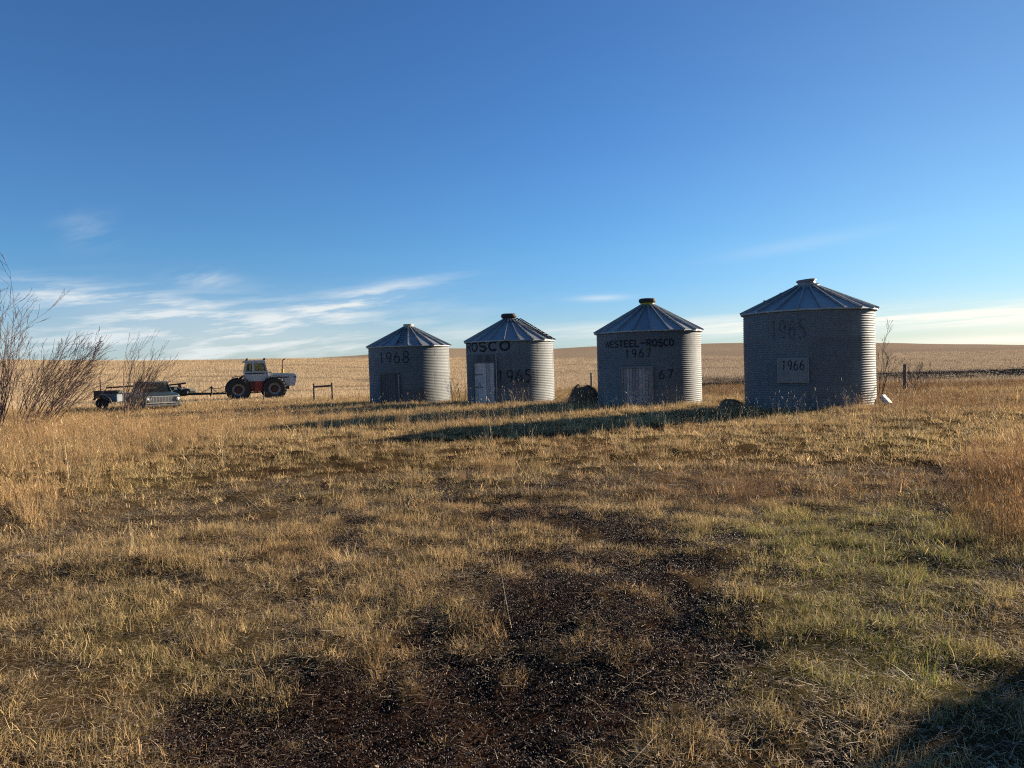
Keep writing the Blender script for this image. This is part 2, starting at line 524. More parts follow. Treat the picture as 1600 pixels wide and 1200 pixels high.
cl = mul(add(mul(c1, .95), .28), math_n(nt, 'MULTIPLY', m1, 1.0))
cl = add(cl, mul(add(mul(c1, .95), .12), mul(m1b, 1.0)))
cl = add(cl, mul(add(mul(c1, .95), .15), mul(m1c, .95)))
cl = add(cl, mul(add(mul(c2, .85), .15), mul(m2, 1.3))); cl = add(cl, mul(m2b, .7))
cl = add(cl, mul(c3, mul(m3, .24)))
cl = add(cl, mul(m4, .35)); cl = add(cl, mul(c3, mul(m6, .6))); cl = add(cl, mul(m5, .10))
cl = math_n(nt, 'MINIMUM', add(cl, veil), .90)
hs = N(nt, 'ShaderNodeHueSaturation', i_Saturation=1.19, i_Value=.98)
L(nt, sky.outputs[0], hs.inputs['Color'])
tn = ramp(nt, math_n(nt, 'MULTIPLY', el, 2.0, clamp=True), [(0, (.42, .57, .84)), (.176, (.52, .74, 1.0)), (.30, (.68, .86, 1.03)), (.468, (.80, .895, 1.06)), (1, (.95, .88, 1.04))])
skyc = mixc(nt, 1.0, hs.outputs[0], tn, 'MULTIPLY')
east = N(nt, 'ShaderNodeMapRange', interpolation_type='SMOOTHSTEP', i_1=0., i_2=.7); L(nt, az, east.inputs[0])
skyc = mixc(nt, 1.0, skyc, mixc(nt, east.outputs[0], (1.0, 1.0, 1.0), (1.45, 1.10, .90)), 'MULTIPLY')
warm = math_n(nt, 'MULTIPLY_ADD', az, .5, .5, clamp=True)
cc = mixc(nt, warm, (4.6, 5.3, 5.9), (8.6, 8.0, 6.8))
L(nt, mixc(nt, cl, skyc, cc), bg.inputs['Color'])
bg.inputs['Strength'].default_value = .055

vs_ = scene.view_settings
vs_.view_transform = 'Standard'; vs_.look = 'None'; vs_.gamma = 1; vs_.exposure = 1.38
scene.cycles.max_bounces = 4; scene.cycles.diffuse_bounces = 2; scene.cycles.glossy_bounces = 2
scene.cycles.filter_width = 1.15
scene.cycles.transparent_max_bounces = 10; scene.cycles.transmission_bounces = 2
scene.cycles.use_denoising = False
scene.cycles.use_adaptive_sampling = True; scene.cycles.adaptive_threshold = .018
scene.cycles.caustics_reflective = False; scene.cycles.caustics_refractive = False

# ------------------------------------------------------------------ ground
def make_ground():
    azs = np.concatenate([np.arange(-60, 60, .34), np.arange(60, 300, 2.4)]) * PI / 180
    rs = [0.6]
    while rs[-1] < 60: rs.append(rs[-1] * 1.02 + .004)
    while rs[-1] < 2600: rs.append(rs[-1] * 1.035)
    rs = np.array(rs)
    A, RR = np.meshgrid(azs, rs)
    X = RR * np.sin(A); Y = RR * np.cos(A)
    Z = terrain(X, Y)
    zn = zones(X, Y)
    # clods and ruts only where the earth is bare
    rough = (fbm(X * 7, Y * 7, 61, 3) - .5) * .05
    Z = Z + rough * np.clip(zn['dirt'] * .9 + .25, 0, 1) * (1 - sstep(12, 25, RR)) - zn['dirt'] * .025 * (1 - sstep(40, 50, RR))
    Z = Z + zn['plough'] * (fbm(X * 1.2, Y * 1.2, 71, 3) - .3) * .30
    V = np.stack([X, Y, Z], -1).reshape(-1, 3)
    nr, na = X.shape
    i = np.arange(nr - 1)[:, None] * na; j = np.arange(na)[None, :]; j2 = (j + 1) % na
    faces = np.stack([i + j, i + j2, i + na + j2, i + na + j], -1).reshape(-1, 4)
    V = np.vstack([V, [[0, 0, tz(0, 0.3)]]])
    c = len(V) - 1
    tri = [(c, (k + 1) % na, k) for k in range(na)]
    me = bpy.data.meshes.new("ground")
    me.from_pydata(V.tolist(), [], faces[:, ::-1].tolist() + tri)
    for k in ('dirt', 'green', 'tall', 'rust', 'plough', 'stub'):
        a = me.attributes.new(k, 'FLOAT', 'POINT')
        a.data.foreach_set('value', np.append(np.clip(zn[k], 0, 1).reshape(-1), 0).astype(np.float32))
    me.shade_smooth()
    m, nt, p = new_mat("yard_and_field")
    geo = N(nt, 'ShaderNodeNewGeometry').outputs['Position']
    fine = noise_n(nt, 38, 3, .72, geo); mid = noise_n(nt, 6, 3, .65, geo)
    fibre = noise_n(nt, 1, 3, .75, mapped(nt, geo, (150, 30, 30), (0, 0, .6)), 1.5)
    fibre2 = noise_n(nt, 1, 3, .75, mapped(nt, geo, (30, 140, 30), (0, 0, .25)), 1.5)
    fb = math_n(nt, 'MULTIPLY', math_n(nt, 'ADD', fibre, fibre2), .5)
    thatch = ramp(nt, fb, [(.38, (.017, .011, .007)), (.52, (.065, .042, .020)), (.66, (.20, .135, .058))])
    thatch = mixc(nt, ramp(nt, mid, [(.35, (0, 0, 0)), (.7, (.7, .7, .7))]), thatch, (.085, .055, .028))
    thatch = mixc(nt, math_n(nt, 'MULTIPLY', attr(nt, 'green'), .45), thatch, (.07, .075, .02))
    thatch = mixc(nt, math_n(nt, 'MULTIPLY', attr(nt, 'rust'), .4), thatch, (.13, .065, .03))
    soil = ramp(nt, fine, [(.33, (.013, .0075, .005)), (.55, (.038, .021, .0145)), (.72, (.09, .055, .036))])
    c = mixc(nt, attr(nt, 'dirt'), thatch, soil)
    # stubble field: golden to the left, greyer brown to the right and far behind
    sx = N(nt, 'ShaderNodeSeparateXYZ'); L(nt, geo, sx.inputs[0])
    bear = math_n(nt, 'DIVIDE', sx.outputs[0], math_n(nt, 'MAXIMUM', sx.outputs[1], 1.0))
    side = N(nt, 'ShaderNodeMapRange', interpolation_type='SMOOTHSTEP', i_1=-.25, i_2=.35); L(nt, bear, side.inputs[0])
    rows = N(nt, 'ShaderNodeTexWave', wave_type='BANDS', bands_direction='X', i_Scale=.22, i_Distortion=2.2, i_Detail=3.0)
    rows.inputs['Detail Scale'].default_value = .35
    L(nt, mapped(nt, geo, (1, 1, 1), (0, 0, .18)), rows.inputs['Vector'])
    swath = noise_n(nt, 1, 5, .6, mapped(nt, geo, (.015, .10, .1), (0, 0, -.05)), .5)
    sp_ = noise_n(nt, 1.6, 4, .75, geo)
    gold = ramp(nt, sp_, [(.35, (.27, .19, .105)), (.65, (.52, .39, .24))])
    dun = ramp(nt, sp_, [(.35, (.175, .132, .092)), (.65, (.35, .27, .19))])
    fld = mixc(nt, side.outputs[0], gold, dun)
    fld = mixc(nt, math_n(nt, 'MULTIPLY', ramp(nt, swath, [(.4, (0, 0, 0)), (.62, (1, 1, 1))]), .38), fld, (.17, .115, .065))
    fld = mixc(nt, math_n(nt, 'MULTIPLY', rows.outputs['Fac'], .30), fld, (.12, .085, .055))
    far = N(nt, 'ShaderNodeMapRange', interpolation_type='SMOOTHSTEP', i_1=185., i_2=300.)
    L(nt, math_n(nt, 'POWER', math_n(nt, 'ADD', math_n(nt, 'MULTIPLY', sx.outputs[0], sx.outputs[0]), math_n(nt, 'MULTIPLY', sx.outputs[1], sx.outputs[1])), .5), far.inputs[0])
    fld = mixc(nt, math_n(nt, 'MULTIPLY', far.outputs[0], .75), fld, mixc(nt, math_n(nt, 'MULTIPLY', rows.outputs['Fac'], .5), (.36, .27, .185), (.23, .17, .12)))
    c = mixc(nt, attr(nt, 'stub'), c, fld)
    psoil = ramp(nt, noise_n(nt, 3.5, 6, .7, geo), [(.4, (.010, .009, .010)), (.62, (.030, .025, .023)), (.80, (.09, .065, .045))])
    c = mixc(nt, attr(nt, 'plough'), c, psoil)
    L(nt, c, p.inputs['Base Color'])
    p.inputs['Roughness'].default_value = .95; p.inputs['Specular IOR Level'].default_value = .0
    b = N(nt, 'ShaderNodeBump', i_Strength=.9, i_Distance=.03)
    h = math_n(nt, 'ADD', math_n(nt, 'MULTIPLY', fine, .8), math_n(nt, 'MULTIPLY', fb, .6))
    L(nt, h, b.inputs['Height']); L(nt, b.outputs[0], p.inputs['Normal'])
    me.materials.append(m)
    o = bpy.data.objects.new("ground", me); COL.objects.link(o)
    return tag(o, 'rolling prairie yard and stubble field under dry grass', 'ground', None, 'structure')


make_ground()


# ------------------------------------------------------------------ grass and other uncountable cover
def blades(n, rad, h, wd, lean, curl, segs=3, rng=RNG, head=0, flat=0.):
    """n tapered strips around the origin; returns verts, faces, per-vertex random"""
    vs = []; fs = []; rn = []
    for _ in range(n):
        a = rng.uniform(0, 2 * PI); rr = rad * math.sqrt(rng.uniform())
        bx, by = rr * math.cos(a), rr * math.sin(a)
        da = rng.uniform(0, 2 * PI) if rng.uniform() < .65 else a + rng.normal(0, .5)
        H = rng.uniform(*h); th = abs(rng.normal(0, lean)); th = min(th, 1.5)
        if flat: th = rng.uniform(flat, 1.55)
        cu = rng.uniform(-.3, 1) * curl
        fa = rng.uniform(0, PI); tx, ty = math.cos(fa), math.sin(fa)
        w0 = wd * rng.uniform(.6, 1.4); q = rng.uniform()
        x, y, z = bx, by, -.01 if not flat else rng.uniform(.002, .02)
        o = len(vs); seg = H / segs
        for k in range(segs + 1):
            ww = w0 * (1 - .75 * (k / segs)) * .5
            vs.append((x - tx * ww, y - ty * ww, z)); vs.append((x + tx * ww, y + ty * ww, z)); rn += [q, q]
            if k: fs.append((o + 2 * k - 2, o + 2 * k - 1, o + 2 * k + 1, o + 2 * k))
            t = min(th + cu * k / segs, 2.2 if not flat else 1.56)
            x += seg * math.sin(t) * math.cos(da); y += seg * math.sin(t) * math.sin(da); z += seg * math.cos(t)
        if head and rng.uniform() < head:
            o = len(vs); hl = H * rng.uniform(.10, .18); hw = w0 * .9 + .001
            t = th + cu
            ux, uy, uz = math.sin(t) * math.cos(da), math.sin(t) * math.sin(da), math.cos(t)
            for (s_, wf) in ((0, .2), (.35, 1.), (.7, .7), (1, .1)):
                for sg in (-1, 1):
                    vs.append((x + ux * hl * s_ + sg * tx * hw * wf, y + uy * hl * s_ + sg * ty * hw * wf, z + uz * hl * s_)); rn.append(q * .5 + .4)
            for k in range(3): fs.append((o + 2 * k, o + 2 * k + 1, o + 2 * k + 3, o + 2 * k + 2))
    return np.array(vs), fs, np.array(rn)


def scatter_nodes():
    ng = bpy.data.node_groups.new("scatter_cover", 'GeometryNodeTree')
    ng.interface.new_socket("Geometry", in_out='INPUT', socket_type='NodeSocketGeometry')
    ng.interface.new_socket("Geometry", in_out='OUTPUT', socket_type='NodeSocketGeometry')
    n = ng.nodes; l = ng.links
    gi = n.new('NodeGroupInput'); go = n.new('NodeGroupOutput')

    def na(name, typ):
        a = n.new('GeometryNodeInputNamedAttribute'); a.data_type = typ; a.inputs['Name'].default_value = name
        return a.outputs['Attribute']
    pid = na('pid', 'INT')
    cmp_ = n.new('FunctionNodeCompare'); cmp_.data_type = 'INT'; cmp_.operation = 'GREATER_EQUAL'
    ia = [s for s in cmp_.inputs if s.type == 'INT']
    l.new(pid, ia[0]); ia[1].default_value = 0
    sep = n.new('GeometryNodeSeparateGeometry'); sep.domain = 'POINT'
    l.new(gi.outputs[0], sep.inputs['Geometry']); l.new(cmp_.outputs[0], sep.inputs['Selection'])
    spl = n.new('GeometryNodeSplitToInstances'); spl.domain = 'POINT'
    l.new(sep.outputs['Selection'], spl.inputs['Geometry']); l.new(pid, spl.inputs['Group ID'])
    iop = n.new('GeometryNodeInstanceOnPoints')
    l.new(sep.outputs['Inverted'], iop.inputs['Points']); l.new(spl.outputs['Instances'], iop.inputs['Instance'])
    iop.inputs['Pick Instance'].default_value = True
    l.new(na('pick', 'INT'), iop.inputs['Instance Index'])
    l.new(na('rot', 'FLOAT_VECTOR'), iop.inputs['Rotation']); l.new(na('scl', 'FLOAT_VECTOR'), iop.inputs['Scale'])
    l.new(iop.outputs[0], go.inputs[0])
    return ng


SCATTER = scatter_nodes()


def scatter(name, protos, pts, scl, mat, label, cat, tint=None, hue=None, val=None, tilt=.12, lean_to=None):
    n = len(pts)
    V = []; Fc = []; pid = []; rnd = []; o = 0
    for k, (v, f, q) in enumerate(protos):
        V.append(v); Fc += [tuple(i + o for i in ff) for ff in f]; o += len(v)
        pid += [k] * len(v); rnd.append(q)
    V.append(pts)
    V = np.vstack(V)
    tot = len(V); z = np.zeros
    me = bpy.data.meshes.new(name); me.from_pydata(V.tolist(), [], Fc)

    def put(nm, typ, arr, key='value'):
        a = me.attributes.new(nm, typ, 'POINT'); a.data.foreach_set(key, np.ascontiguousarray(arr).reshape(-1))
    put('pid', 'INT', np.concatenate([np.array(pid), -np.ones(n)]).astype(np.int32))
    put('rnd', 'FLOAT', np.concatenate(rnd + [z(n)]).astype(np.float32))
    put('pick', 'INT', np.concatenate([z(o), RNG.integers(0, len(protos), n)]).astype(np.int32))
    rot = np.stack([RNG.normal(0, tilt, n), RNG.normal(0, tilt, n), RNG.uniform(0, 2 * PI, n)], -1)
    put('rot', 'FLOAT_VECTOR', np.vstack([z((o, 3)), rot]).astype(np.float32), 'vector')
    sc3 = np.stack([scl, scl, scl * RNG.uniform(.75, 1.25, n)], -1)
    put('scl', 'FLOAT_VECTOR', np.vstack([np.ones((o, 3)), sc3]).astype(np.float32), 'vector')
    for nm, arr in (('tint', tint), ('hue', hue), ('val', val)):
        arr = z(n) + (1. if nm == 'val' else 0.) if arr is None else arr
        put(nm, 'FLOAT', np.concatenate([z(o), arr]).astype(np.float32))
    me.materials.append(mat)
    ob = bpy.data.objects.new(name, me); COL.objects.link(ob)
    md = ob.modifiers.new("scatter", 'NODES'); md.node_group = SCATTER
    return tag(ob, label, cat, None, 'stuff')


def sector(n, r0, r1, a0=-50, a1=50):
    r = np.sqrt(RNG.uniform(r0 * r0, r1 * r1, n)); a = np.radians(RNG.uniform(a0, a1, n))
    return r * np.sin(a), r * np.cos(a)


BINS = []   # filled below: (x, y, radius); kept clear of cover


def clear_of_bins(x, y, pad=0.0):
    k = np.ones(len(x), bool)
    for bx, by, br in BINS: k &= np.hypot(x - bx, y - by) > br + pad
    return k


def ground_z(x, y, zn):
    return terrain(x, y) - zn['dirt'] * .02


# bin positions: the middle of the wall in the picture and the wall's width give bearing and distance
BR = 2.15


def bin_spot(xl, xr, py):
    xc, wd = (xl + xr) / 2, xr - xl
    c2 = 1 / (1 + ((xc - 800) / F) ** 2)
    a = wd * c2 / F / 2
    d = BR / math.sin(a)
    xc2 = 800 + (xc - 800) * (1 - a * a / c2)
    dr = ray(xc2, py); h = math.hypot(dr.x, dr.y)
    return dr.x / h * d, dr.y / h * d


SPOTS = [bin_spot(578, 704, 625), bin_spot(730.5, 866.5, 625), bin_spot(934.5, 1097, 625), bin_spot(1163.5, 1369.5, 630)]
BINS = [(x, y, BR) for x, y in SPOTS]


def cover():
    rng = RNG
    # --- short lawn: fine near, coarser with distance
    fine = [blades(40, .09, (.03, .10), .0040, 1.25, 1.6, 4) for _ in range(8)]
    x1, y1 = sector(20000, 1.6, 9.5); x2, y2 = sector(30000, 9.5, 26)
    x = np.concatenate([x1, x2]); y = np.concatenate([y1, y2])
    zn = zones(x, y)
    gap = fbm(x * 4.2, y * 4.2, 91, 3)
    keep = (rng.uniform(size=len(x)) > np.clip(zn['dirt'] * 1.0, 0, .94)) & clear_of_bins(x, y) & (rng.uniform(size=len(x)) < .08 + sstep(.38, .62, gap) * 1.0)
    x, y = x[keep], y[keep]; zn = {k: v[keep] for k, v in zn.items()}; gap = gap[keep]
    r = np.hypot(x, y)
    scl = rng.uniform(.7, 1.35, len(x)) * (1 + .25 * zn['tall']) * np.interp(r, [2, 10, 26], [.95, 1.15, 1.7]) * (.42 + .75 * gap) * (1 - .35 * zn['dirt'])
    val = np.clip(.62 + .85 * (zn['n1'] - .5) + .6 * (zn['n2'] - .5) + rng.normal(.40, .27, len(x)), .2, 1.7)
    tint = np.clip(zn['green'] * 1.15 + rng.normal(0, .18, len(x)), 0, 1); hue = np.clip(zn['rust'] * .9 + zn['dirt'] * .5 - zn['green'] * .4 + 1.5 * (fbm(x * .7, y * .7, 111, 4) - .5) + rng.normal(.07, .14, len(x)), 0, 1)
    P3 = np.stack([x, y, ground_z(x, y, zn)], -1); a = r < 9.5; b = ~a
    scatter("lawn_grass", fine, P3[a], scl[a], M['blade'], 'short dry lawn grass in the near yard', 'grass', tint[a], hue[a], val[a], .25)
    midp = [blades(24, .10, (.03, .11), .0068, 1.0, 1.3, 3) for _ in range(6)]
    scatter("lawn_grass", midp, P3[b], scl[b], M['blade'], 'short dry lawn grass in the middle of the yard', 'grass', tint[b], hue[b], val[b], .2)
    coarse = [blades(26, .22, (.06, .17), .009, .7, .7) for _ in range(6)]
    x, y = sector(30000, 25, 52)
    zn = zones(x, y)
    keep = clear_of_bins(x, y) & (rng.uniform(size=len(x)) > zn['plough'] * .95)
    x, y = x[keep], y[keep]; zn = {k: v[keep] for k, v in zn.items()}
    scatter("rough_grass", coarse, np.stack([x, y, terrain(x, y)], -1), rng.uniform(.8, 1.5, len(x)), M['blade'], 'rough dry grass round the grain bins', 'grass',
            np.clip(zn['green'] * .6, 0, 1), np.clip(zn['rust'] + rng.normal(.1, .12, len(x)), 0, 1), np.clip(rng.normal(.95, .2, len(x)) * (1 - .42 * zn['rust']), .3, 1.5), .15)
    # --- tussocks standing proud of the lawn
    tus = [blades(90, .17, (.10, .27), .0050, .62, 1.0, 4) for _ in range(6)]
    x, y = sector(5200, 4.5, 34)
    zn = zones(x, y); cl_ = fbm(x * .8, y * .8, 141, 3)
    keep = (rng.uniform(size=len(x)) < sstep(.52, .68, cl_) * .75) & clear_of_bins(x, y, .2) & (zn['dirt'] < .5)
    x, y = x[keep], y[keep]; zn = {k: v[keep] for k, v in zn.items()}
    scatter("grass_tussocks", tus, np.stack([x, y, ground_z(x, y, zn)], -1), rng.uniform(.45, 1.1, len(x)) * np.interp(np.hypot(x, y), [4, 12], [.6, 1.]), M['blade'], 'low tussocks of dry grass dotted over the yard', 'grass',
            np.clip(zn['green'] * .8 + rng.normal(0, .2, len(x)), 0, 1), np.clip(zn['rust'] + rng.normal(.2, .3, len(x)), 0, 1), np.clip(rng.normal(.85, .25, len(x)), .35, 1.4), .12)
    # --- tall seeded grass
    tallp = [blades(22, .13, (.28, .66), .0045, .28, .55, 4, head=.55) for _ in range(6)]
    x1, y1 = sector(14000, 3, 14); x2, y2 = sector(28000, 14, 50)
    x = np.concatenate([x1, x2]); y = np.concatenate([y1, y2])
    zn = zones(x, y)
    r = np.hypot(x, y)
    keep = (rng.uniform(size=len(x)) < np.clip(zn['tall'] - .22, 0, 1) * np.interp(r, [3, 14, 30], [.35, .5, .85])) & clear_of_bins(x, y, .05) & (rng.uniform(size=len(x)) > zn['plough'])
    x, y = x[keep], y[keep]; zn = {k: v[keep] for k, v in zn.items()}; r = r[keep]
    scl = (.26 + .46 * np.clip(zn['tall'], 0, 1)) * (.45 + 1.05 * zn['n2']) * rng.uniform(.6, 1.25, len(x)) * np.interp(r, [3, 12, 30, 36], [.75, 1.05, 1.15, .72])
    scatter("tall_grass", tallp, np.stack([x, y, ground_z(x, y, zn)], -1), scl, M['tall'], 'tall tawny seeded grass at the yard edges', 'grass',
            np.clip(zn['green'] * .25, 0, 1), np.clip(zn['rust'] * .9 + 1.2 * (fbm(x * .6, y * .6, 121, 3) - .45) + rng.normal(.12, .15, len(x)), 0, 1), np.clip(rng.normal(1.0, .2, len(x)) * (1 - .42 * zn['rust']), .3, 1.5), .12)
    # --- single seed stalks standing above the short grass
    stalk = [blades(3, .05, (.25, .6), .0035, .22, .35, 4, head=.9) for _ in range(6)]
    x1, y1 = sector(60, 6, 14); x2, y2 = sector(4200, 14, 34)
    x = np.concatenate([x1, x2]); y = np.concatenate([y1, y2])
    zn = zones(x, y)
    px, py = to_px(x, y, np.zeros(len(x)))
    pr = .10 + .75 * blob(px, py, 900, 660, 420, 22) + .35 * blob(px, py, 1300, 655, 250, 14) + .3 * zn['tall']
    keep = (rng.uniform(size=len(x)) < pr) & clear_of_bins(x, y, .08)
    x, y = x[keep], y[keep]; zn = {k: v[keep] for k, v in zn.items()}
    scatter("seed_stalks", stalk, np.stack([x, y, ground_z(x, y, zn)], -1), rng.uniform(.6, 1.3, len(x)), M['litter'], 'pale seed stalks standing over short grass', 'grass',
            None, None, rng.uniform(.8, 1.5, len(x)), .1)
    # --- straw and dead stems lying about
    lit = [blades(30, .25, (.02, .085), .0034, 1.2, .5, 3, flat=1.25) for _ in range(6)]
    x, y = sector(20000, 1.6, 13)
    zn = zones(x, y)
    dm = fbm(x * 1.6, y * 1.6, 88, 3)
    keep = rng.uniform(size=len(x)) < np.where(zn['dirt'] > .5, .12 + .45 * sstep(.48, .7, dm), .85)
    x, y = x[keep], y[keep]; zn = {k: v[keep] for k, v in zn.items()}
    scatter("straw_litter", lit, np.stack([x, y, ground_z(x, y, zn) + .004], -1), rng.uniform(.6, 1.3, len(x)), M['litter'], 'flattened straw and dead stems littering the ground', 'straw',
            None, rng.uniform(0, .5, len(x)), np.clip(rng.normal(.8, .3, len(x)), .25, 1.5), .06)
    long = [blades(1, .02, (.25, .8), .0036, 1.3, .35, 7, flat=1.38) for _ in range(10)]
    x, y = sector(260, 2.2, 14)
    zn = zones(x, y)
    scatter("dead_stems", long, np.stack([x, y, ground_z(x, y, zn) + .02], -1), rng.uniform(.5, 1.15, len(x)), M['litter'], 'long pale dead stems strewn over the yard', 'stems',
            None, None, rng.uniform(.9, 1.6, len(x)), .08)
    # --- crumbs of dark earth on the bare patch
    clods = []
    for _ in range(6):
        vs = []; fs = []; rn = []
        for _k in range(40):
            c = np.array([*rng.normal(0, .08, 2), .002]); s_ = rng.uniform(.0015, .0065)
            o = len(vs); d = np.array([(1, 0, 0), (-1, 0, 0), (0, 1, 0), (0, -1, 0), (0, 0, 1), (0, 0, -1)]) * s_ * rng.uniform(.5, 1.3, (6, 3))
            vs += (c + d).tolist(); q = rng.uniform(); rn += [q] * 6
            fs += [(o + a, o + b, o + e) for a, b, e in ((0, 2, 4), (2, 1, 4), (1, 3, 4), (3, 0, 4), (2, 0, 5), (1, 2, 5), (3, 1, 5), (0, 3, 5))]
        clods.append((np.array(vs), fs, np.array(rn)))
    x, y = sector(22000, 1.6, 11, -40, 40)
    zn = zones(x, y)
    keep = zn['dirt'] > .35
    x, y = x[keep], y[keep]; zn = {k: v[keep] for k, v in zn.items()}
    scatter("soil_crumbs", clods, np.stack([x, y, ground_z(x, y, zn)], -1), rng.uniform(.6, 1.5, len(x)), M['clod'], 'dark crumbled soil on the bare patch', 'soil',
            None, rng.uniform(0, .4, len(x)), rng.uniform(.6, 1.2, len(x)), .4)
    big = []
    for _ in range(6):
        vs = []; fs = []; rn = []
        for _k in range(26):
            c = np.array([*rng.normal(0, .55, 2), .01]); s_ = rng.uniform(.01, .032)
            o = len(vs); d = np.array([(1.5, 0, 0), (-1.5, 0, 0), (0, 1, 0), (0, -1, 0), (0, 0, .6), (0, 0, -.6)]) * s_ * rng.uniform(.5, 1.3, (6, 3))
            vs += (c + d).tolist(); q = rng.uniform(); rn += [q] * 6
            fs += [(o + a, o + b, o + e) for a, b, e in ((0, 2, 4), (2, 1, 4), (1, 3, 4), (3, 0, 4), (2, 0, 5), (1, 2, 5), (3, 1, 5), (0, 3, 5))]
        big.append((np.array(vs), fs, np.array(rn)))
    x, y = sector(12000, 43, 78, 0, 46)
    zn = zones(x, y); keep = (zn['plough'] > .3) & (rng.uniform(size=len(x)) < .6)
    x, y = x[keep], y[keep]; zn = {k: v[keep] for k, v in zn.items()}
    scatter("ploughed_clods", big, np.stack([x, y, terrain(x, y) + zn['plough'] * (fbm(x * 1.2, y * 1.2, 71, 3) - .3) * .30], -1), rng.uniform(.5, 1.1, len(x)), M['clod'],
            'dark clods of the ploughed strip behind the fence posts', 'soil', None, rng.uniform(0, .5, len(x)), rng.uniform(.5, 1.2, len(x)), .2)
    # --- scattered pale leaves
    lf = []
    for _ in range(5):
        a = rng.uniform(.6, 1.); vs = np.array([(0, -.02, .004), (.012 * a, -.004, .012), (.008, .014, .006), (0, .024, .016), (-.009, .012, .012), (-.013 * a, -.005, .002)])
        lf.append((vs, [(0, 1, 2, 3), (0, 3, 4, 5)], np.full(6, rng.uniform(.5, 1))))
    x, y = sector(300, 2, 12, -42, 42)
    zn = zones(x, y)
    h = np.where(rng.uniform(size=len(x)) < .06, 1.1, rng.uniform(0, .25, len(x)))
    scatter("fallen_leaves", lf, np.stack([x, y, ground_z(x, y, zn) + .012], -1), rng.uniform(.45, 1.15, len(x)), M['leaf'], 'small pale fallen leaves scattered over the yard', 'leaves',
            None, h, rng.uniform(.5, 1.3, len(x)), .35)
    # --- stubble of the grain field, in drilled rows
    st = []
    for _ in range(5):
        v1, f1, q1 = blades(36, .01, (.12, .27), .016, .14, .1, 1)
        u = rng.uniform(-1.1, 1.1, 36); row = rng.integers(-1, 2, 36) * .32 + rng.normal(0, .03, 36)
        idx = np.repeat(np.arange(36), 4)
        v1 = v1.copy(); v1[:, 0] += u[idx]; v1[:, 1] += row[idx]
        st.append((v1, f1, q1))
    x1, y1 = sector(17000, 47, 85, -44, 44); x2, y2 = sector(26000, 85, 172, -40, 40)
    x = np.concatenate([x1, x2]); y = np.concatenate([y1, y2])
    zn = zones(x, y)
    keep = (rng.uniform(size=len(x)) < zn['stub']) & (rng.uniform(size=len(x)) > zn['plough'] * .68) & (fbm(x * .08, y * .25, 17, 3) > .36)
    x, y = x[keep], y[keep]; zn = {k: v[keep] for k, v in zn.items()}
    px, _ = to_px(x, y, np.zeros(len(x)))
    side = sstep(640, 1100, px)
    ob = scatter("field_stubble", st, np.stack([x, y, terrain(x, y)], -1), np.interp(np.hypot(x, y), [50, 170], [.9, 1.25]) * rng.uniform(.8, 1.2, len(x)), M['stubble'],
                 'cut grain stubble on the rising field behind the yard', 'stubble', None, np.clip(side * .95 + rng.normal(0, .1, len(x)), 0, 1.1), np.clip(rng.normal(.95, .16, len(x)), .4, 1.4), .03)
    rot = np.zeros(len(ob.data.vertices) * 3, np.float32); at = ob.data.attributes['rot']; at.data.foreach_get('vector', rot)
    rot = rot.reshape(-1, 3); rot[:, 2] = .35 + RNG.normal(0, .03, len(rot)); at.data.foreach_set('vector', rot.reshape(-1))


cover()

# ------------------------------------------------------------------ grain bins
CORR = .08


def wall_r(z, a=0., seed=0): return BR + .0068 * math.cos(2 * PI * z / CORR) + .006 * math.sin(a * 5 + seed) * math.sin(z * 2.1 + seed)


def glyph(ch):
    def arc(cx, cy, rx, ry, a0, a1, n=14):
        return [(cx + rx * math.cos(R(a0 + (a1 - a0) * k / n)), cy + ry * math.sin(R(a0 + (a1 - a0) * k / n))) for k in range(n + 1)]
    G = {
        '1': [[(.5, 0), (.5, 1)], [(.28, .82), (.5, 1)]],
        '9': [arc(.48, .70, .36, .28, 0, 360), [(.84, .72), (.80, .35), (.62, 0)]],
        '6': [arc(.5, .30, .38, .30, 0, 360), [(.13, .36), (.26, .72), (.62, 1.02)]],
        '8': [arc(.5, .26, .4, .26, 0, 360), arc(.5, .76, .34, .24, 0, 360)],
        '5': [[(.85, 1), (.22, 1), (.18, .58)], arc(.45, .30, .42, .31, 125, -140)],
        '7': [[(.1, 1), (.88, 1), (.42, 0)]],
        'W': [[(0, 1), (.25, 0), (.5, .95), (.75, 0), (1, 1)]],
        'E': [[(.1, 0), (.1, 1)], [(.1, .96), (.95, .96)], [(.1, .5), (.8, .5)], [(.1, .04), (.95, .04)]],
        'S': [arc(.5, .74, .38, .24, 25, 270) + arc(.5, .26, .4, .25, 90, -155)[1:]],
        'T': [[(0, .96), (1, .96)], [(.5, .96), (.5, 0)]],
        'L': [[(.1, 1), (.1, .04), (.95, .04)]],
        '-': [[(.05, .5), (.95, .5)]],
        'R': [[(.1, 0), (.1, 1)], [(.1, .96), (.6, .96)] + arc(.6, .74, .32, .22, 90, -90) + [(.1, .52)], [(.5, .5), (.95, 0)]],
        'O': [arc(.5, .5, .44, .46, 0, 360, 24)],
        'C': [arc(.5, .5, .44, .46, 45, 315, 20)],
    }
    return G[ch]


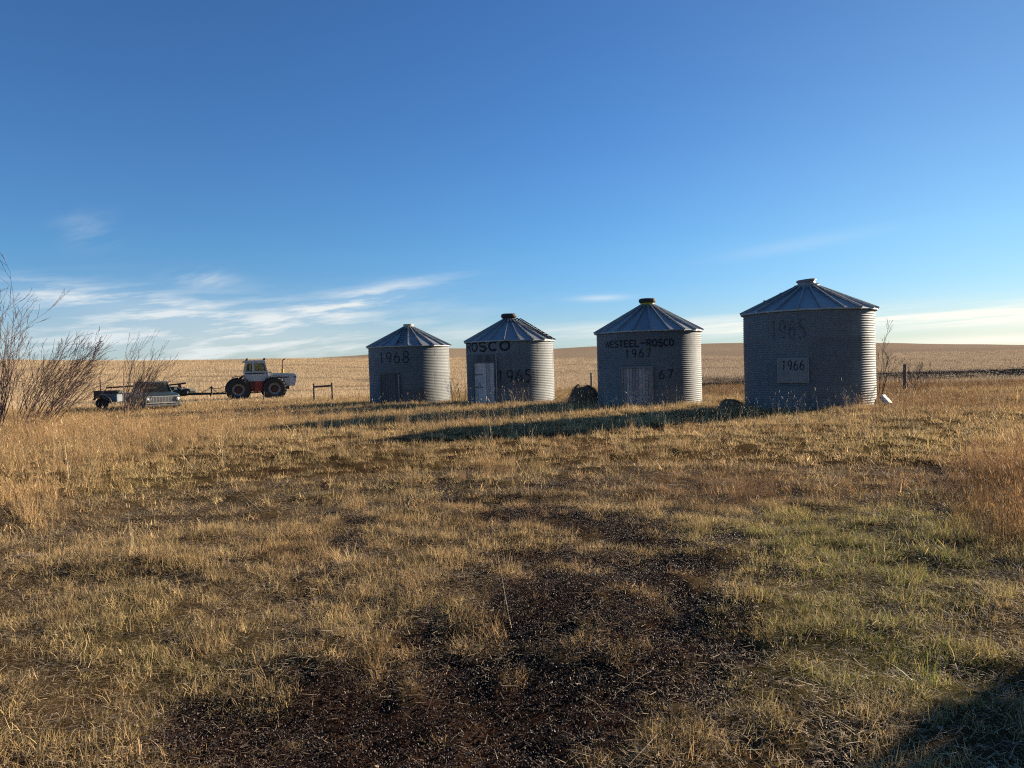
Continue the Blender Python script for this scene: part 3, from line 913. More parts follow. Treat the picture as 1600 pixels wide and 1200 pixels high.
def lettering(parent, word, phi0, phi1, z0, z1, stroke, mat, gap=.22, slant=0., name="lettering", skip=(), surf=None):
    """Strokes laid on the corrugated wall from angle phi0 to phi1 (or on a flat sheet through surf)."""
    mb = MB(); n = len(word)
    wds = [1.5 if ch == 'W' else 1. for ch in word]
    cw = (phi1 - phi0) * (BR if surf is None else 1) / (sum(wds) + (n - 1) * gap)
    base = phi0 * BR if surf is None else phi0
    for i, ch in enumerate(word):
        if i in skip: continue
        u0 = base + cw * (sum(wds[:i]) + i * gap); kw = cw * wds[i]
        for line in glyph(ch):
            pts = [(u0 + (x + slant * (y - .5)) * kw, z0 + (z1 - z0) * y) for x, y in line]
            dense = [pts[0]]
            for a, b in zip(pts, pts[1:]):
                k = max(1, int(math.hypot(b[0] - a[0], b[1] - a[1]) / .012))
                dense += [(a[0] + (b[0] - a[0]) * j / k, a[1] + (b[1] - a[1]) * j / k) for j in range(1, k + 1)]
            W_ = 6; vs = []; fs = []
            for k, q in enumerate(dense):
                a, b = dense[max(0, k - 1)], dense[min(len(dense) - 1, k + 1)]
                dx, dz = b[0] - a[0], b[1] - a[1]; l = math.hypot(dx, dz) or 1
                nx, nz = -dz / l, dx / l
                for j in range(W_ + 1):
                    s_ = (j / W_ - .5) * stroke * (.7 if ch == 'W' else 1)
                    u, z = q[0] + nx * s_, q[1] + nz * s_
                    if surf is None:
                        ph = u / BR; rr = wall_r(z, ph, parent['seed']) + .0045 + i * .0002
                        vs.append((rr * math.sin(ph), -rr * math.cos(ph), z))
                    else: vs.append(surf(u, z))
                if k:
                    o = (k - 1) * (W_ + 1)
                    fs += [(o + j, o + j + 1, o + W_ + 2 + j, o + W_ + 1 + j) for j in range(W_)]
            mb.add(vs, fs)
    return mb.build(name, mat, parent, smooth=0)


def grain_bin(i, H, rise, label, xl, xr, npan, seed, collar_r, collar_h, collar_mat):
    x, y = SPOTS[i]
    gz = tz(x, y) - .03
    face = math.atan2(-x, y)           # turn so that local -Y looks at the camera
    t = thing("grain_bin", label, "grain bin", (x, y, gz), face, "round steel grain bins standing in a row")
    rs = np.random.default_rng(seed)
    # wall: true corrugations, sheets of slightly different tone, bolts along the laps
    na, nz = 132, int(round(H / CORR * 8))
    vs = []; fs = []; sh = []
    tier = rs.uniform(0, 1, (8, 8))
    for k in range(nz + 1):
        z = H * k / nz; tt = min(7, int(z / .81))
        for j in range(na):
            a = 2 * PI * j / na
            rr = wall_r(z, a, seed)
            vs.append((rr * math.sin(a), -rr * math.cos(a), z))
            sh.append(tier[tt][int((j + tt * 13) % na / na * 5)])
    for k in range(nz):
        for j in range(na):
            j2 = (j + 1) % na
            fs.append((k * na + j, k * na + j2, (k + 1) * na + j2, (k + 1) * na + j))
    mb = MB(); mb.add(vs, fs); mb.a = sh
    seam = mb; seam.mi = 1; seam.av = .5
    for tt in range(4):
        for sct in range(5):
            a = 2 * PI * ((sct / 5 * na - tt * 13) % na) / na
            for q in range(10):
                z = tt * .81 + q * CORR + CORR
                if z > H - .05 or q % 1: continue
                rr = wall_r(z, a, seed) + .006
                seam.box((rr * math.sin(a), -rr * math.cos(a), z), (.018, .018, .014), Euler((0, 0, a)))
    wall = mb.build("wall", [M['galv'], M['iron']], t, smooth=75)
    wall['seed'] = seed
    # base ring
    ring = MB(); ring.lathe([(BR + .016, -.04), (BR + .05, -.04), (BR + .05, .05), (BR + .016, .055)], 96)
    ring.build("base_ring", M['galv_trim'], t)
    # roof of flat sectors with standing ribs
    ro = MB(); r1 = BR + .10; r0 = collar_r
    z0r, z1r = H - .015, H + rise
    off = rs.uniform(0, 2 * PI / npan)
    sl = math.atan2(z1r - z0r, r1 - r0)
    for k in range(npan):
        a0 = off + 2 * PI * k / npan; a1 = a0 + 2 * PI / npan
        ro.av = rs.uniform(.2, .9)
        P = []
        for rr, z in ((r1, z0r), ((r1 + r0) * .5, (z0r + z1r) / 2 + rs.uniform(-.02, .01)), (r0, z1r)):
            for a in (a0, (a0 + a1) / 2, a1):
                mid = a not in (a0, a1)
                q = rr * (math.cos((a1 - a0) / 2) if mid else 1)
                P.append((q * math.sin(a), -q * math.cos(a), z - (rs.uniform(0, .02) if mid else 0)))
        ro.add(P, [(0, 1, 4, 3), (1, 2, 5, 4), (3, 4, 7, 6), (4, 5, 8, 7)])
        # eave lip
        q0 = [(r1 * math.sin(a), -r1 * math.cos(a)) for a in (a0, a1)]
        ro.add([(*q0[0], z0r), (*q0[1], z0r), (*q0[1], z0r - .05), (*q0[0], z0r - .05)], [(0, 1, 2, 3)])
    ro.av = .5
    # closing soffit between lip and wall
    ro.lathe([(r1 - .004, z0r - .03), (BR - .05, z0r - .02)], npan * 4)
    rib = ro
    for k in range(npan):
        a = off + 2 * PI * k / npan
        d = Vector((math.sin(a), -math.cos(a), 0))
        p0 = d * (r1 + .02) + Vector((0, 0, z0r + .015)); p1 = d * r0 + Vector((0, 0, z1r + .03))
        tv = Vector((math.cos(a), math.sin(a), 0)); up = (p1 - p0).normalized().cross(tv); up = up if up.z > 0 else -up
        mt = Matrix((((p1 - p0).normalized()), tv, up)).transposed()
        rib.av = rs.uniform(.2, .8)
        rib.box((p0 + p1) / 2, ((p1 - p0).length, .05, .085), mt)
    roof = ro.build("roof", M['galv_roof'], t, smooth=20)
    # collar round the filling hole
    co = MB(); co.lathe([(collar_r + .05, z1r - .06), (collar_r + .03, z1r + .03), (collar_r, z1r + .035), (collar_r, z1r + collar_h), (collar_r - .03, z1r + collar_h), (0, z1r + collar_h - .01)], 40)
    co.build("collar", collar_mat, t)
    half = (xr - xl) / 2; xc = (xl + xr) / 2
    phi = lambda px: math.asin(max(-.99, min(.99, (px - xc) / half)))
    zz = lambda px, py: at_depth(px, py, y - BR * .97 * math.cos(phi(px)) * math.cos(face) - 0).z - gz
    return t, wall, roof, phi, zz, z1r, r1, r0, z0r, off


def board_door(parent, phi_c, wd, z0, z1, nb, mat, frame_mat, seed, fr=.07, name="door", stand=.03):
    """Upright boards in a frame, flat across the curve of the wall."""
    rs = np.random.default_rng(seed)
    e = bpy.data.objects.new(name + "_tmp", None)
    mt = Matrix.Rotation(phi_c, 3, 'Z')
    rr = BR + stand
    def pt(u, d, z): return mt @ Vector((u, -(rr + d), z))
    fm = MB()
    for sgn in (-1, 1):
        fm.av = rs.uniform(); fm.box(pt(sgn * (wd / 2 + fr / 2), -.07, (z0 + z1) / 2), (fr, .22, z1 - z0), mt)
    fm.box(pt(0, -.07, z1 + fr / 2), (wd + 2 * fr + .02, .225, fr), mt)
    frame = fm.build("door_frame", frame_mat, parent, smooth=0)
    mb = MB(); bw = wd / nb
    for k in range(nb):
        mb.av = rs.uniform()
        w_ = bw - rs.uniform(.006, .014); dz = rs.uniform(0, .03)
        mb.box(pt(-wd / 2 + bw * (k + .5), rs.uniform(-.004, .006), (z0 + z1 - dz) / 2), (w_, .03, z1 - z0 - dz), mt)
    mb.mi = 1; mb.av = .2
    mb.box(pt(0, -.035, (z0 + z1) / 2), (wd, .01, z1 - z0), mt)
    door = mb.build(name, [mat, M['wood_dark']], parent, smooth=0)
    return door, pt, mt


# leftmost bin: dark door, short ladder rungs on the roof
def bin_leftmost():
    xl, xr = 578, 704
    t, wall, roof, phi, zz, zt, r1, r0, z0r, off = grain_bin(0, 3.02, 1.0, "steel grain bin nearest the tractor, dark door and cream roof collar with no cap", xl, xr, 20, 3, .27, .19, M['cream'])
    w_ = (phi(624.5) - phi(597.5)) * BR
    d, pt, mt = board_door(t, phi(611), w_ - .12, .05, zz(611, 585), 7, M['wood_dark'], M['wood_dark'], 5)
    fl = MB(); fl.box(pt(w_ / 2 + .04, .03, (zz(624, 585) + .05) / 2), (.025, .08, zz(624, 585) - .05), mt)
    fl.build("door_flange", M['galv_roof'], t, smooth=0)
    lettering(wall, "1968", phi(596), phi(641), zz(618, 567), zz(618, 550), .065, M['spray'], .3, .06)
    lad = MB(); a = phi(629)
    dr = Vector((math.sin(a), -math.cos(a), 0)); tv = Vector((math.cos(a), math.sin(a), 0))
    slope = (Vector((0, 0, zt)) + dr * r0) - (Vector((0, 0, z0r)) + dr * r1)
    for k in range(7):
        q = dr * r1 + Vector((0, 0, z0r + .07)) + slope * (.10 + .12 * k)
        lad.tube([q - tv * .19, q + tv * .19], .018, 6)
    lad.tube([dr * r1 + Vector((0, 0, z0r + .06)) + slope * .04 - tv * .19, dr * r1 + Vector((0, 0, z0r + .06)) + slope * .9 - tv * .19], .016, 6)
    lad.build("roof_ladder", M['iron'], roof)


def bin_white_door():
    xl, xr = 730.5, 866.5
    dz = -.05
    t, wall, roof, phi, zz, zt, r1, r0, z0r, off = grain_bin(1, 3.06, 1.05, "steel grain bin with tall whitewashed plank door and black tyre cap", xl, xr, 20, 9, .27, .12, M['galv_trim'])
    w_ = (phi(775) - phi(746)) * BR
    top = zz(760, 555); mid = zz(760, 567)
    d, pt, mt = board_door(t, phi(760.5), w_, .05, mid, 5, M['wood_white'], M['wood_dark'], 15, .08)
    up = MB(); rs = np.random.default_rng(4)  # top of the door: shadow put into the colour with dark boards
    for k in range(5):
        up.av = rs.uniform(); bw = w_ / 5
        up.box(pt(-w_ / 2 + bw * (k + .5), -.02, (mid + .09 + top) / 2), (bw - .012, .03, top - mid - .09), mt)
    up.box(pt(0, -.04, (mid + .09 + top) / 2), (w_ + .1, .02, top - mid - .09), mt)
    up.build("shaded_door_top", M['wood_dark'], t, smooth=0)
    for zf in (.42, .72):
        hg = MB(); hg.box(pt(-w_ * .28, .022, .05 + (mid - .05) * zf), (w_ * .42, .012, .035), mt); hg.build("hinge", M['iron'], d)
    hg = MB(); hg.tube([pt(-w_ * .22, .02, .9), pt(-w_ * .22, .05, .95), pt(-w_ * .22, .05, 1.1), pt(-w_ * .22, .02, 1.15)], .012, 6)
    hg.build("door_handle", M['iron'], d)
    fl = MB(); fl.box(pt(w_ / 2 + .14, .02, (zz(781, 552) + .05) / 2), (.025, .05, zz(781, 552) - .05), mt)
    fl.build("door_flange", M['galv_roof'], t, smooth=0)
    lettering(wall, "ROSCO", phi(733.5), phi(799), zz(770, 546.5) + dz, zz(770, 532) + dz, .10, M['stencil'], .18)
    lettering(wall, "1965", phi(779), phi(829), zz(805, 597), zz(805, 578), .07, M['spray'], .3, .08)
    cap = MB()
    cap.lathe([(.16, zt + .10), (.34, zt + .08), (.385, zt + .13), (.39, zt + .20), (.37, zt + .27), (.30, zt + .30), (.20, zt + .285), (0, zt + .27)], 40)
    cap.build("tyre_cap", M['rubber'], t)
    rail = MB(); a = phi(858)
    dr = Vector((math.sin(a), -math.cos(a), 0)); tv = Vector((math.cos(a), math.sin(a), 0))
    p0 = dr * r1 + Vector((0, 0, z0r + .10)); p1 = dr * (r0 + .28) + Vector((0, 0, zt - .02))
    for sgn in (-1, 1):
        rail.tube([p0 + tv * .17 * sgn, p1 + tv * .17 * sgn + Vector((0, 0, .06)), p1 + tv * .17 * sgn - dr * .12 + Vector((0, 0, .0))], .03, 6)
    for k in range(8):
        q = p0 + (p1 - p0) * (k + .5) / 8 + Vector((0, 0, .03)); rail.tube([q - tv * .17, q + tv * .17], .018, 6)
    rail.build("roof_ladder", M['iron'], roof)


def bin_grey_door():
    xl, xr = 934.5, 1097
    t, wall, roof, phi, zz, zt, r1, r0, z0r, off = grain_bin(2, 3.14, 1.08, "steel grain bin with broad grey plank door and black lid on yellow collar", xl, xr, 20, 14, .29, .17, M['yellow'])
    w_ = (phi(1021) - phi(977)) * BR
    board_door(t, phi(999), w_ - .08, .04, zz(999, 575), 9, M['wood_grey'], M['wood_grey'], 25, .06)
    lettering(wall, "WESTEEL-ROSCO", phi(951), phi(1053), zz(1000, 541.5), zz(1000, 531), .062, M['stencil'], .2)
    lettering(wall, "1967", phi(981), phi(1020), zz(1000, 558), zz(1000, 545.5), .055, M['spray'], .35, .12)
    lettering(wall, "67", phi(1030), phi(1051), zz(1040, 592), zz(1040, 578), .055, M['spray'], .35, .12)
    cap = MB(); z = zt + .13
    cap.lathe([(.18, z), (.31, z), (.35, z + .03), (.36, z + .09), (.35, z + .15), (.30, z + .18), (.16, z + .19), (0, z + .19)], 40)
    cap.build("lid", M['rubber'], t)


def bin_nearest():
    xl, xr = 1163.5, 1369.5
    t, wall, roof, phi, zz, zt, r1, r0, z0r, off = grain_bin(3, 3.38, .84, "largest looking steel grain bin at the right end, small square hatch painted 1966", xl, xr, 20, 22, .42, .10, M['galv_trim'])
    c = phi(1245); mt = Matrix.Rotation(c, 3, 'Z')
    hw = (phi(1266.5) - phi(1223.5)) * BR
    za, zb = zz(1245, 597), zz(1245, 560.5)
    def pt(u, d, z): return mt @ Vector((u, -(BR + .035 + d), z))
    fr = MB()
    fr.box(pt(0, -.03, (za + zb) / 2), (hw + .07, .10, zb - za + .06), mt)
    frame = fr.build("hatch_frame", M['galv_trim'], t, smooth=0, bevel=.008)
    h = MB(); h.box(pt(0, .03, (za + zb) / 2), (hw, .025, zb - za), mt)
    hatch = h.build("hatch", M['hatch'], t, smooth=0, bevel=.006)
    lettering(hatch, "1966", -hw * .38, hw * .40, za + (zb - za) * .52, za + (zb - za) * .92, .045, M['spray'], .25, .1, surf=lambda u, z: tuple(pt(u, .046, z)))
    lettering(wall, "1965", phi(1212), phi(1264), zz(1238, 529), zz(1238, 500), .08, M['ghost'], .3)
    cap = MB()
    cap.lathe([(.40, 0), (.42, .03), (.30, .05), (.29, .13), (.33, .14), (.335, .19), (.29, .22), (0, .235)], 40)
    co = cap.build("cap", M['galv_trim'], t)
    co.location = (0, 0, zt + .085); co.rotation_euler = (R(3), R(-5), 0)
    hk = MB(); a = phi(1190)
    dr = Vector((math.sin(a), -math.cos(a), 0))
    q = dr * 1.75 + Vector((0, 0, z0r + (zt - z0r) * .30))
    hk.tube([q, q + Vector((0, 0, .12)), q + Vector((0, 0, .14)) + dr * .1], .025, 6)
    q2 = dr * 1.1 + Vector((0, 0, z0r + (zt - z0r) * .70))
    hk.tube([q + Vector((0, 0, .08)), q2 + Vector((0, 0, .08))], .018, 6)
    hk.build("roof_rail", M['galv_trim'], roof)


bin_leftmost(); bin_white_door(); bin_grey_door(); bin_nearest()

# ------------------------------------------------------------------ tractor
def wheel(parent, name, c, rad, wd, hub_mat, lugs=22, rim_mat=None):
    """A driven wheel lying on the Y axis: tyre with lugs, dished rim, hub."""
    e = bpy.data.objects.new(name, None); COL.objects.link(e); e.parent = parent; e.location = c; e.empty_display_size = .2
    s = 1 if c[1] > 0 else -1
    h = wd / 2; ri = rad * .53
    mb = MB()
    mb.lathe([(ri, -h * .8), (ri + .05, -h * .95), (rad * .80, -h), (rad * .93, -h * .85), (rad * .97, -h * .4), (rad * .97, h * .4), (rad * .93, h * .85), (rad * .80, h), (ri + .05, h * .95), (ri, h * .8)], 40, axis='Y', closed=True)
    for k in range(lugs):
        for sg in (-1, 1):
            a = 2 * PI * (k + (.5 if sg > 0 else 0)) / lugs
            q = Vector((math.cos(a) * rad * .965, sg * h * .48, math.sin(a) * rad * .965))
            mt = Matrix.Rotation(-a, 3, 'Y') @ Matrix.Rotation(sg * .7, 3, 'X')
            mb.box(q, (rad * .09, h * 1.15, .055), mt)
    mb.build("tyre", M['rubber'], e)
    rm = MB()
    rm.lathe([(ri + .01, -h * .82), (ri - .02, -h * .5), (ri - .05, -.02), (ri - .05, .02), (ri - .02, h * .5), (ri + .01, h * .82)], 32, axis='Y')
    rm.lathe([(ri - .04, s * h * .30), (ri * .62, s * h * .22), (ri * .60, s * h * .02)], 32, axis='Y')
    rm.build("rim", rim_mat or M['rim'], e)
    hb = MB()
    hb.lathe([(ri * .63, s * h * .03), (ri * .63, s * h * .25), (ri * .42, s * h * .40), (ri * .38, s * h * .62), (0, s * h * .66)], 24, axis='Y')
    for k in range(8):
        a = 2 * PI * k / 8; hb.tube([(math.cos(a) * ri * .5, s * h * .3, math.sin(a) * ri * .5), (math.cos(a) * ri * .5, s * h * .46, math.sin(a) * ri * .5)], .022, 6)
    hb.build("hub", hub_mat, e)
    return e


def make_tractor():
    Y = 50.0
    p = at_depth(400, 615, Y)
    t = thing("tractor", "white and red articulated four wheel drive tractor with cab and upright exhaust", "tractor", (p.x, Y, tz(p.x, Y) - .03), R(23))
    t.scale = (.80, .84, .88)
    for x, dz in ((-1.45, 0), (1.45, .0)):
        for sy in (-1, 1):
            wheel(t, "wheel", (x, sy * .98, .88), .90, .60, M['hub_red']).scale = (1.1, 1, 1)
    # frames, axles
    fr = MB()
    fr.box((-1.25, 0, 1.0), (1.7, .75, .40)); fr.box((1.6, 0, 1.0), (2.3, .70, .40))
    fr.tube([(-1.45, -.75, .88), (-1.45, .75, .88)], .17, 12); fr.tube([(1.45, -.75, .88), (1.45, .75, .88)], .17, 12)
    fr.tube([(0, 0, .65), (0, 0, 1.3)], .2, 12)
    fr.box((.0, 0, .80), (.9, .5, .22))
    fr.tube([(-.5, -.62, .62), (-.1, -.6, .60), (.5, -.6, .66)], .05, 6)
    fr.box((-2.2, 0, .62), (.5, .12, .08))
    fr.build("chassis", M['iron'], t)
    rb = MB()
    rb.prism([(-.72, 1.50), (.62, 1.50), (.50, .72), (-.30, .72), (-.62, 1.1)], -.86, .86)
    rb.prism([(-.98, 1.98), (-.80, 2.0), (-.40, 1.50), (-.62, 1.50)], -.87, -.74)
    rb.prism([(-.98, 1.98), (-.80, 2.0), (-.40, 1.50), (-.62, 1.50)], .74, .87)
    rb.prism([(-1.0, 1.98), (-.86, 1.98), (-1.35, 1.62), (-1.55, 1.62)], -.87, -.76)
    rb.prism([(-1.0, 1.98), (-.86, 1.98), (-1.35, 1.62), (-1.55, 1.62)], .76, .87)
    rb.build("lower_body", M['red_paint'], t, smooth=0)
    # fenders
    for x in (-1.45, 1.45):
        for sy in (-1, 1):
            f = MB(); n = 14; vs = []; fs = []
            a0, a1 = (35, 118) if x < 0 else (60, 150)
            for k in range(n + 1):
                a = R(a0 + (a1 - a0) * k / n)
                for rr in (1.0, 1.03):
                    for yy in (.72, 1.22):
                        vs.append((x + rr * math.cos(a), sy * yy, .88 + rr * math.sin(a)))
            for k in range(n):
                o = k * 4
                for a_, b_ in ((0, 1), (1, 3), (3, 2), (2, 0)): fs.append((o + a_, o + b_, o + 4 + b_, o + 4 + a_))
            f.add(vs, fs); f.build("fender", M['black_paint'], t)
    # cab: white lower shell, pillars, roof
    sh = MB()
    sh.prism([(-.93, 2.02), (.98, 2.02), (1.0, 1.85), (.66, 1.50), (-.70, 1.50), (-.95, 1.9)], -.88, .88)
    sh.prism([(-.93, 2.20), (.96, 2.20), (.98, 2.022), (-.93, 2.022)], -.86, .86)
    cab = sh.build("cab", M['white_paint'], t, smooth=0)
    for sy in (-1, 1):
        for x_, l_ in ((-.10, 1.55), (.88, .12)):
            st = MB(); st.box((x_, sy * .876, 2.10), (l_, .03, .075)); st.build("cab_stripe", M['black_paint'], cab, smooth=0)
    pl = MB()
    def bar(a, b, w_=.09):
        a, b = Vector(a), Vector(b); d = (b - a).normalized(); sd = Vector((0, 1, 0)) if abs(d.y) < .9 else Vector((1, 0, 0))
        u = d.cross(sd).normalized(); v = u.cross(d)
        pl.box((a + b) / 2, ((b - a).length, w_, w_), Matrix((d, v, u)).transposed())
    for sy in (-1, 1):
        bar((-.90, sy * .80, 2.18), (-.72, sy * .76, 2.96)); bar((.92, sy * .80, 2.18), (.72, sy * .76, 2.96), .11)
        bar((-.22, sy * .81, 2.18), (-.20, sy * .77, 2.96), .17)
        bar((-.9, sy * .81, 2.22), (.94, sy * .81, 2.22), .10); bar((-.75, sy * .77, 2.92), (.75, sy * .77, 2.92), .09)
    for x_, xt in ((-.9, -.73), (.93, .73)):
        bar((x_, -.8, 2.22), (x_, .8, 2.22), .09); bar((xt, -.76, 2.92), (xt, .76, 2.92), .09)
    pl.build("cab_pillars", M['white_paint'], cab, smooth=0)
    for sy in (-1, 1):
        g = MB(); g.prism([(-.84, 2.26), (-.29, 2.26), (-.27, 2.88), (-.70, 2.88)], sy * .775, sy * .78); g.build("side_window", M['glass'], cab, smooth=0)
        g = MB(); g.prism([(-.13, 2.26), (.86, 2.26), (.68, 2.88), (-.11, 2.88)], sy * .775, sy * .78); g.build("side_window", M['glass'], cab, smooth=0)
    for x_, xt in ((-.9, -.73), (.93, .73)):
        g = MB(); g.add([(x_, -.74, 2.26), (x_, .74, 2.26), (xt, .70, 2.88), (xt, -.70, 2.88)], [(0, 1, 2, 3)]); g.build("end_window", M['glass'], cab, smooth=0)
    sw = MB(); sw.box((-.35, 0, 2.25), (.45, .5, .15)); sw.box((-.58, 0, 2.5), (.12, .48, .5)); sw.lathe([(.17, 0), (.20, .015), (.17, .03)], 16, (.25, 0, 2.42)); sw.tube([(.25, 0, 2.42), (.45, 0, 2.0)], .03, 6)
    sw.build("driver_seat", M['black_paint'], cab)
    rf = MB(); rf.prism([(-1.02, 2.97), (-1.05, 3.03), (-.98, 3.08), (-.5, 3.13), (.62, 3.13), (.80, 3.08), (.82, 2.97)], -.86, .86)
    roof = rf.build("cab_roof", M['white_paint'], cab, smooth=0, bevel=.02)
    for x_ in (-.70, .72):
        for sy in (-1, 1):
            l = MB(); l.prism([(x_ - .06, 3.11), (x_ + .07, 3.11), (x_ + .09, 3.30), (x_ + .02, 3.29)], sy * .62 - .09, sy * .62 + .09); l.build("work_light", M['black_paint'], roof, smooth=0)
    # hood with full-depth nose
    hd = MB()
    hd.prism([(.90, 2.05), (1.05, 2.13), (3.22, 2.04), (3.40, 1.90), (3.42, 1.72), (3.26, 1.05), (2.42, 1.05), (2.30, 1.62), (.90, 1.62)], -.46, .46)
    hood = hd.build("hood", M['white_paint'], t, smooth=0, bevel=.03)
    for sy in (-1, 1):
        for x_, l_ in ((1.92, 1.60), (3.25, .22)):
            s2 = MB(); s2.box((x_, sy * .463, 1.74), (l_, .02, .09)); s2.build("hood_stripe", M['black_paint'], hood, smooth=0)
    gr = MB()
    for k in range(7): gr.box((3.37 - .02 * abs(k - 5), 0, 1.15 + .11 * k), (.10, .78, .05))
    gr.build("grille", M['black_paint'], hood, smooth=0)
    ac = MB(); ac.lathe([(.14, 2.08), (.16, 2.16), (.12, 2.2), (0, 2.21)], 16, (1.2, -.15, 0)); ac.build("air_intake", M['black_paint'], hood)
    ex = MB()
    ex.tube([(2.25, -.18, 2.05), (2.25, -.18, 2.12), (2.25, -.18, 2.40), (2.25, -.18, 2.43)], [.08, .115, .115, .06], 12)
    ex.mi = 1
    ex.tube([(2.25, -.18, 2.40), (2.25, -.18, 2.95), (2.29, -.18, 3.07), (2.37, -.18, 3.14), (2.47, -.18, 3.19)], .052, 10)
    ex.build("exhaust_pipe", [M['yellow'], M['rust']], hood)
    la = MB()
    for k in range(4): la.box((-.35, -.93, .62 + .27 * k), (.35, .12, .03))
    for x_ in (-.53, -.17): la.tube([(x_, -.93, .6), (x_, -.93, 1.5)], .018, 6)
    la.build("step_ladder", M['iron'], t)
    return t


make_tractor()


# ------------------------------------------------------------------ field implement behind the tractor
def make_implement():
    Y = 50.0; k = Y / F
    c = at_depth(300, 626, Y)
    t = thing("field_cultivator", "dark folding field cultivator with long drawbar hitched behind the tractor", "farm implement", (c.x, Y, tz(c.x, Y) - .10), R(4))
    X = lambda px: (px - 300) * k
    Zp = lambda py: (626 - py) * k
    fr = MB()
    for yy in (-.7, .9): fr.box((X(232), yy, Zp(609)), (135 * k, .14, .14))
    for px in (168, 195, 222, 250, 275, 298): fr.box((X(px), .1, Zp(609) + .02), (.12, 1.75, .11))
    fr.build("frame", M['impl'], t, smooth=0)
    w1 = MB(); w1.box((X(180), -.6, Zp(608)), (36 * k, .6, 11 * k)); w1.prism([(X(162), Zp(610)), (X(175), Zp(606)), (X(190), Zp(606)), (X(188), Zp(613)), (X(170), Zp(613))], -1.0, -.9)
    w1.build("wing_frame", M['impl'], t, smooth=0, bevel=.02)
    w2 = MB(); w2.prism([(X(252), Zp(599)), (X(283), Zp(600)), (X(290), Zp(604)), (X(288), Zp(615)), (X(256), Zp(614))], -.6, .6)
    w2.build("seed_hopper", M['impl'], t, smooth=0, bevel=.03)
    w3 = MB(); w3.prism([(X(288), Zp(604)), (X(300), Zp(603)), (X(302), Zp(607)), (X(298), Zp(612)), (X(288), Zp(613))], -.45, .45)
    w3.lathe([(.0, -.5), (.2, -.5), (.22, .3), (0, .3)], 14, (X(295), 0, Zp(608)), 'Y')
    w3.build("hydraulic_tank", M['impl'], t, smooth=30)
    tp = MB()
    tp.tube([(X(175), -.3, Zp(598.5)), (X(215), -.3, Zp(596.8)), (X(262), -.2, Zp(597.5)), (X(294), -.2, Zp(594.5))], .055, 8)
    tp.tube([(X(190), .3, Zp(597.8)), (X(249), .3, Zp(594.5)), (X(249), .3, Zp(589.5))], .035, 6)
    tp.tube([(X(283), -.2, Zp(594.5)), (X(287), -.2, Zp(606))], [.11, .14], 8)
    tp.tube([(X(172.5), -.9, Zp(585)), (X(174), -.9, Zp(620))], .045, 6)
    tp.build("lift_linkage", M['rust'], t)
    for j, px in enumerate((170, 186, 204, 222, 240, 258, 276)):
        for yy in (-.75, .85):
            s_ = MB(); s_.tube([(X(px), yy, Zp(609)), (X(px) - .16, yy, Zp(613)), (X(px) - .12, yy, Zp(619)), (X(px) + .1, yy, .05)], .035, 6)
            s_.box((X(px) + .12, yy, .05), (.16, .2, .04)); s_.build("tine", M['rust'], t)
    for px in (215, 268):
        for yy in (-.5, .6):
            wheel(t, "wheel", (X(px), yy, .40), .40, .22, M['rust'], 0, M['rust'])
    db = MB(); db.box((X(322), 0, Zp(612.5)), (62 * k, .13, .12))
    for sy in (-1, 1): db.tube([(X(290), sy * .7, Zp(611)), (X(335), sy * .08, Zp(612))], .05, 8)
    db.box((X(351), 0, Zp(612.5)), (.18, .2, .06))
    db.build("drawbar", M['impl'], t, smooth=30)
    jk = MB(); jk.tube([(X(330), .05, Zp(612)), (X(330), .05, Zp(600))], .06, 8); jk.box((X(330), .05, Zp(603)), (.2, .12, .1)); jk.tube([(X(328), .05, Zp(613)), (X(328), .05, Zp(617))], .05, 8)
    jk.build("hose_stand", M['impl'], t)
    hs_ = MB()
    for (a, b, sag) in (((318, 608), (330, 602), .05), ((330, 602), (354, 606), .32), ((330, 603), (354, 600), .12), ((302, 608), (318, 608), .2)):
        pts = []
        for q in range(9):
            u = q / 8; pts.append((X(a[0] + (b[0] - a[0]) * u), .0, Zp(a[1] + (b[1] - a[1]) * u) - sag * 4 * u * (1 - u)))
        hs_.tube(pts, .02, 5)
    hs_.build("hydraulic_hoses", M['rubber'], t)


make_implement()


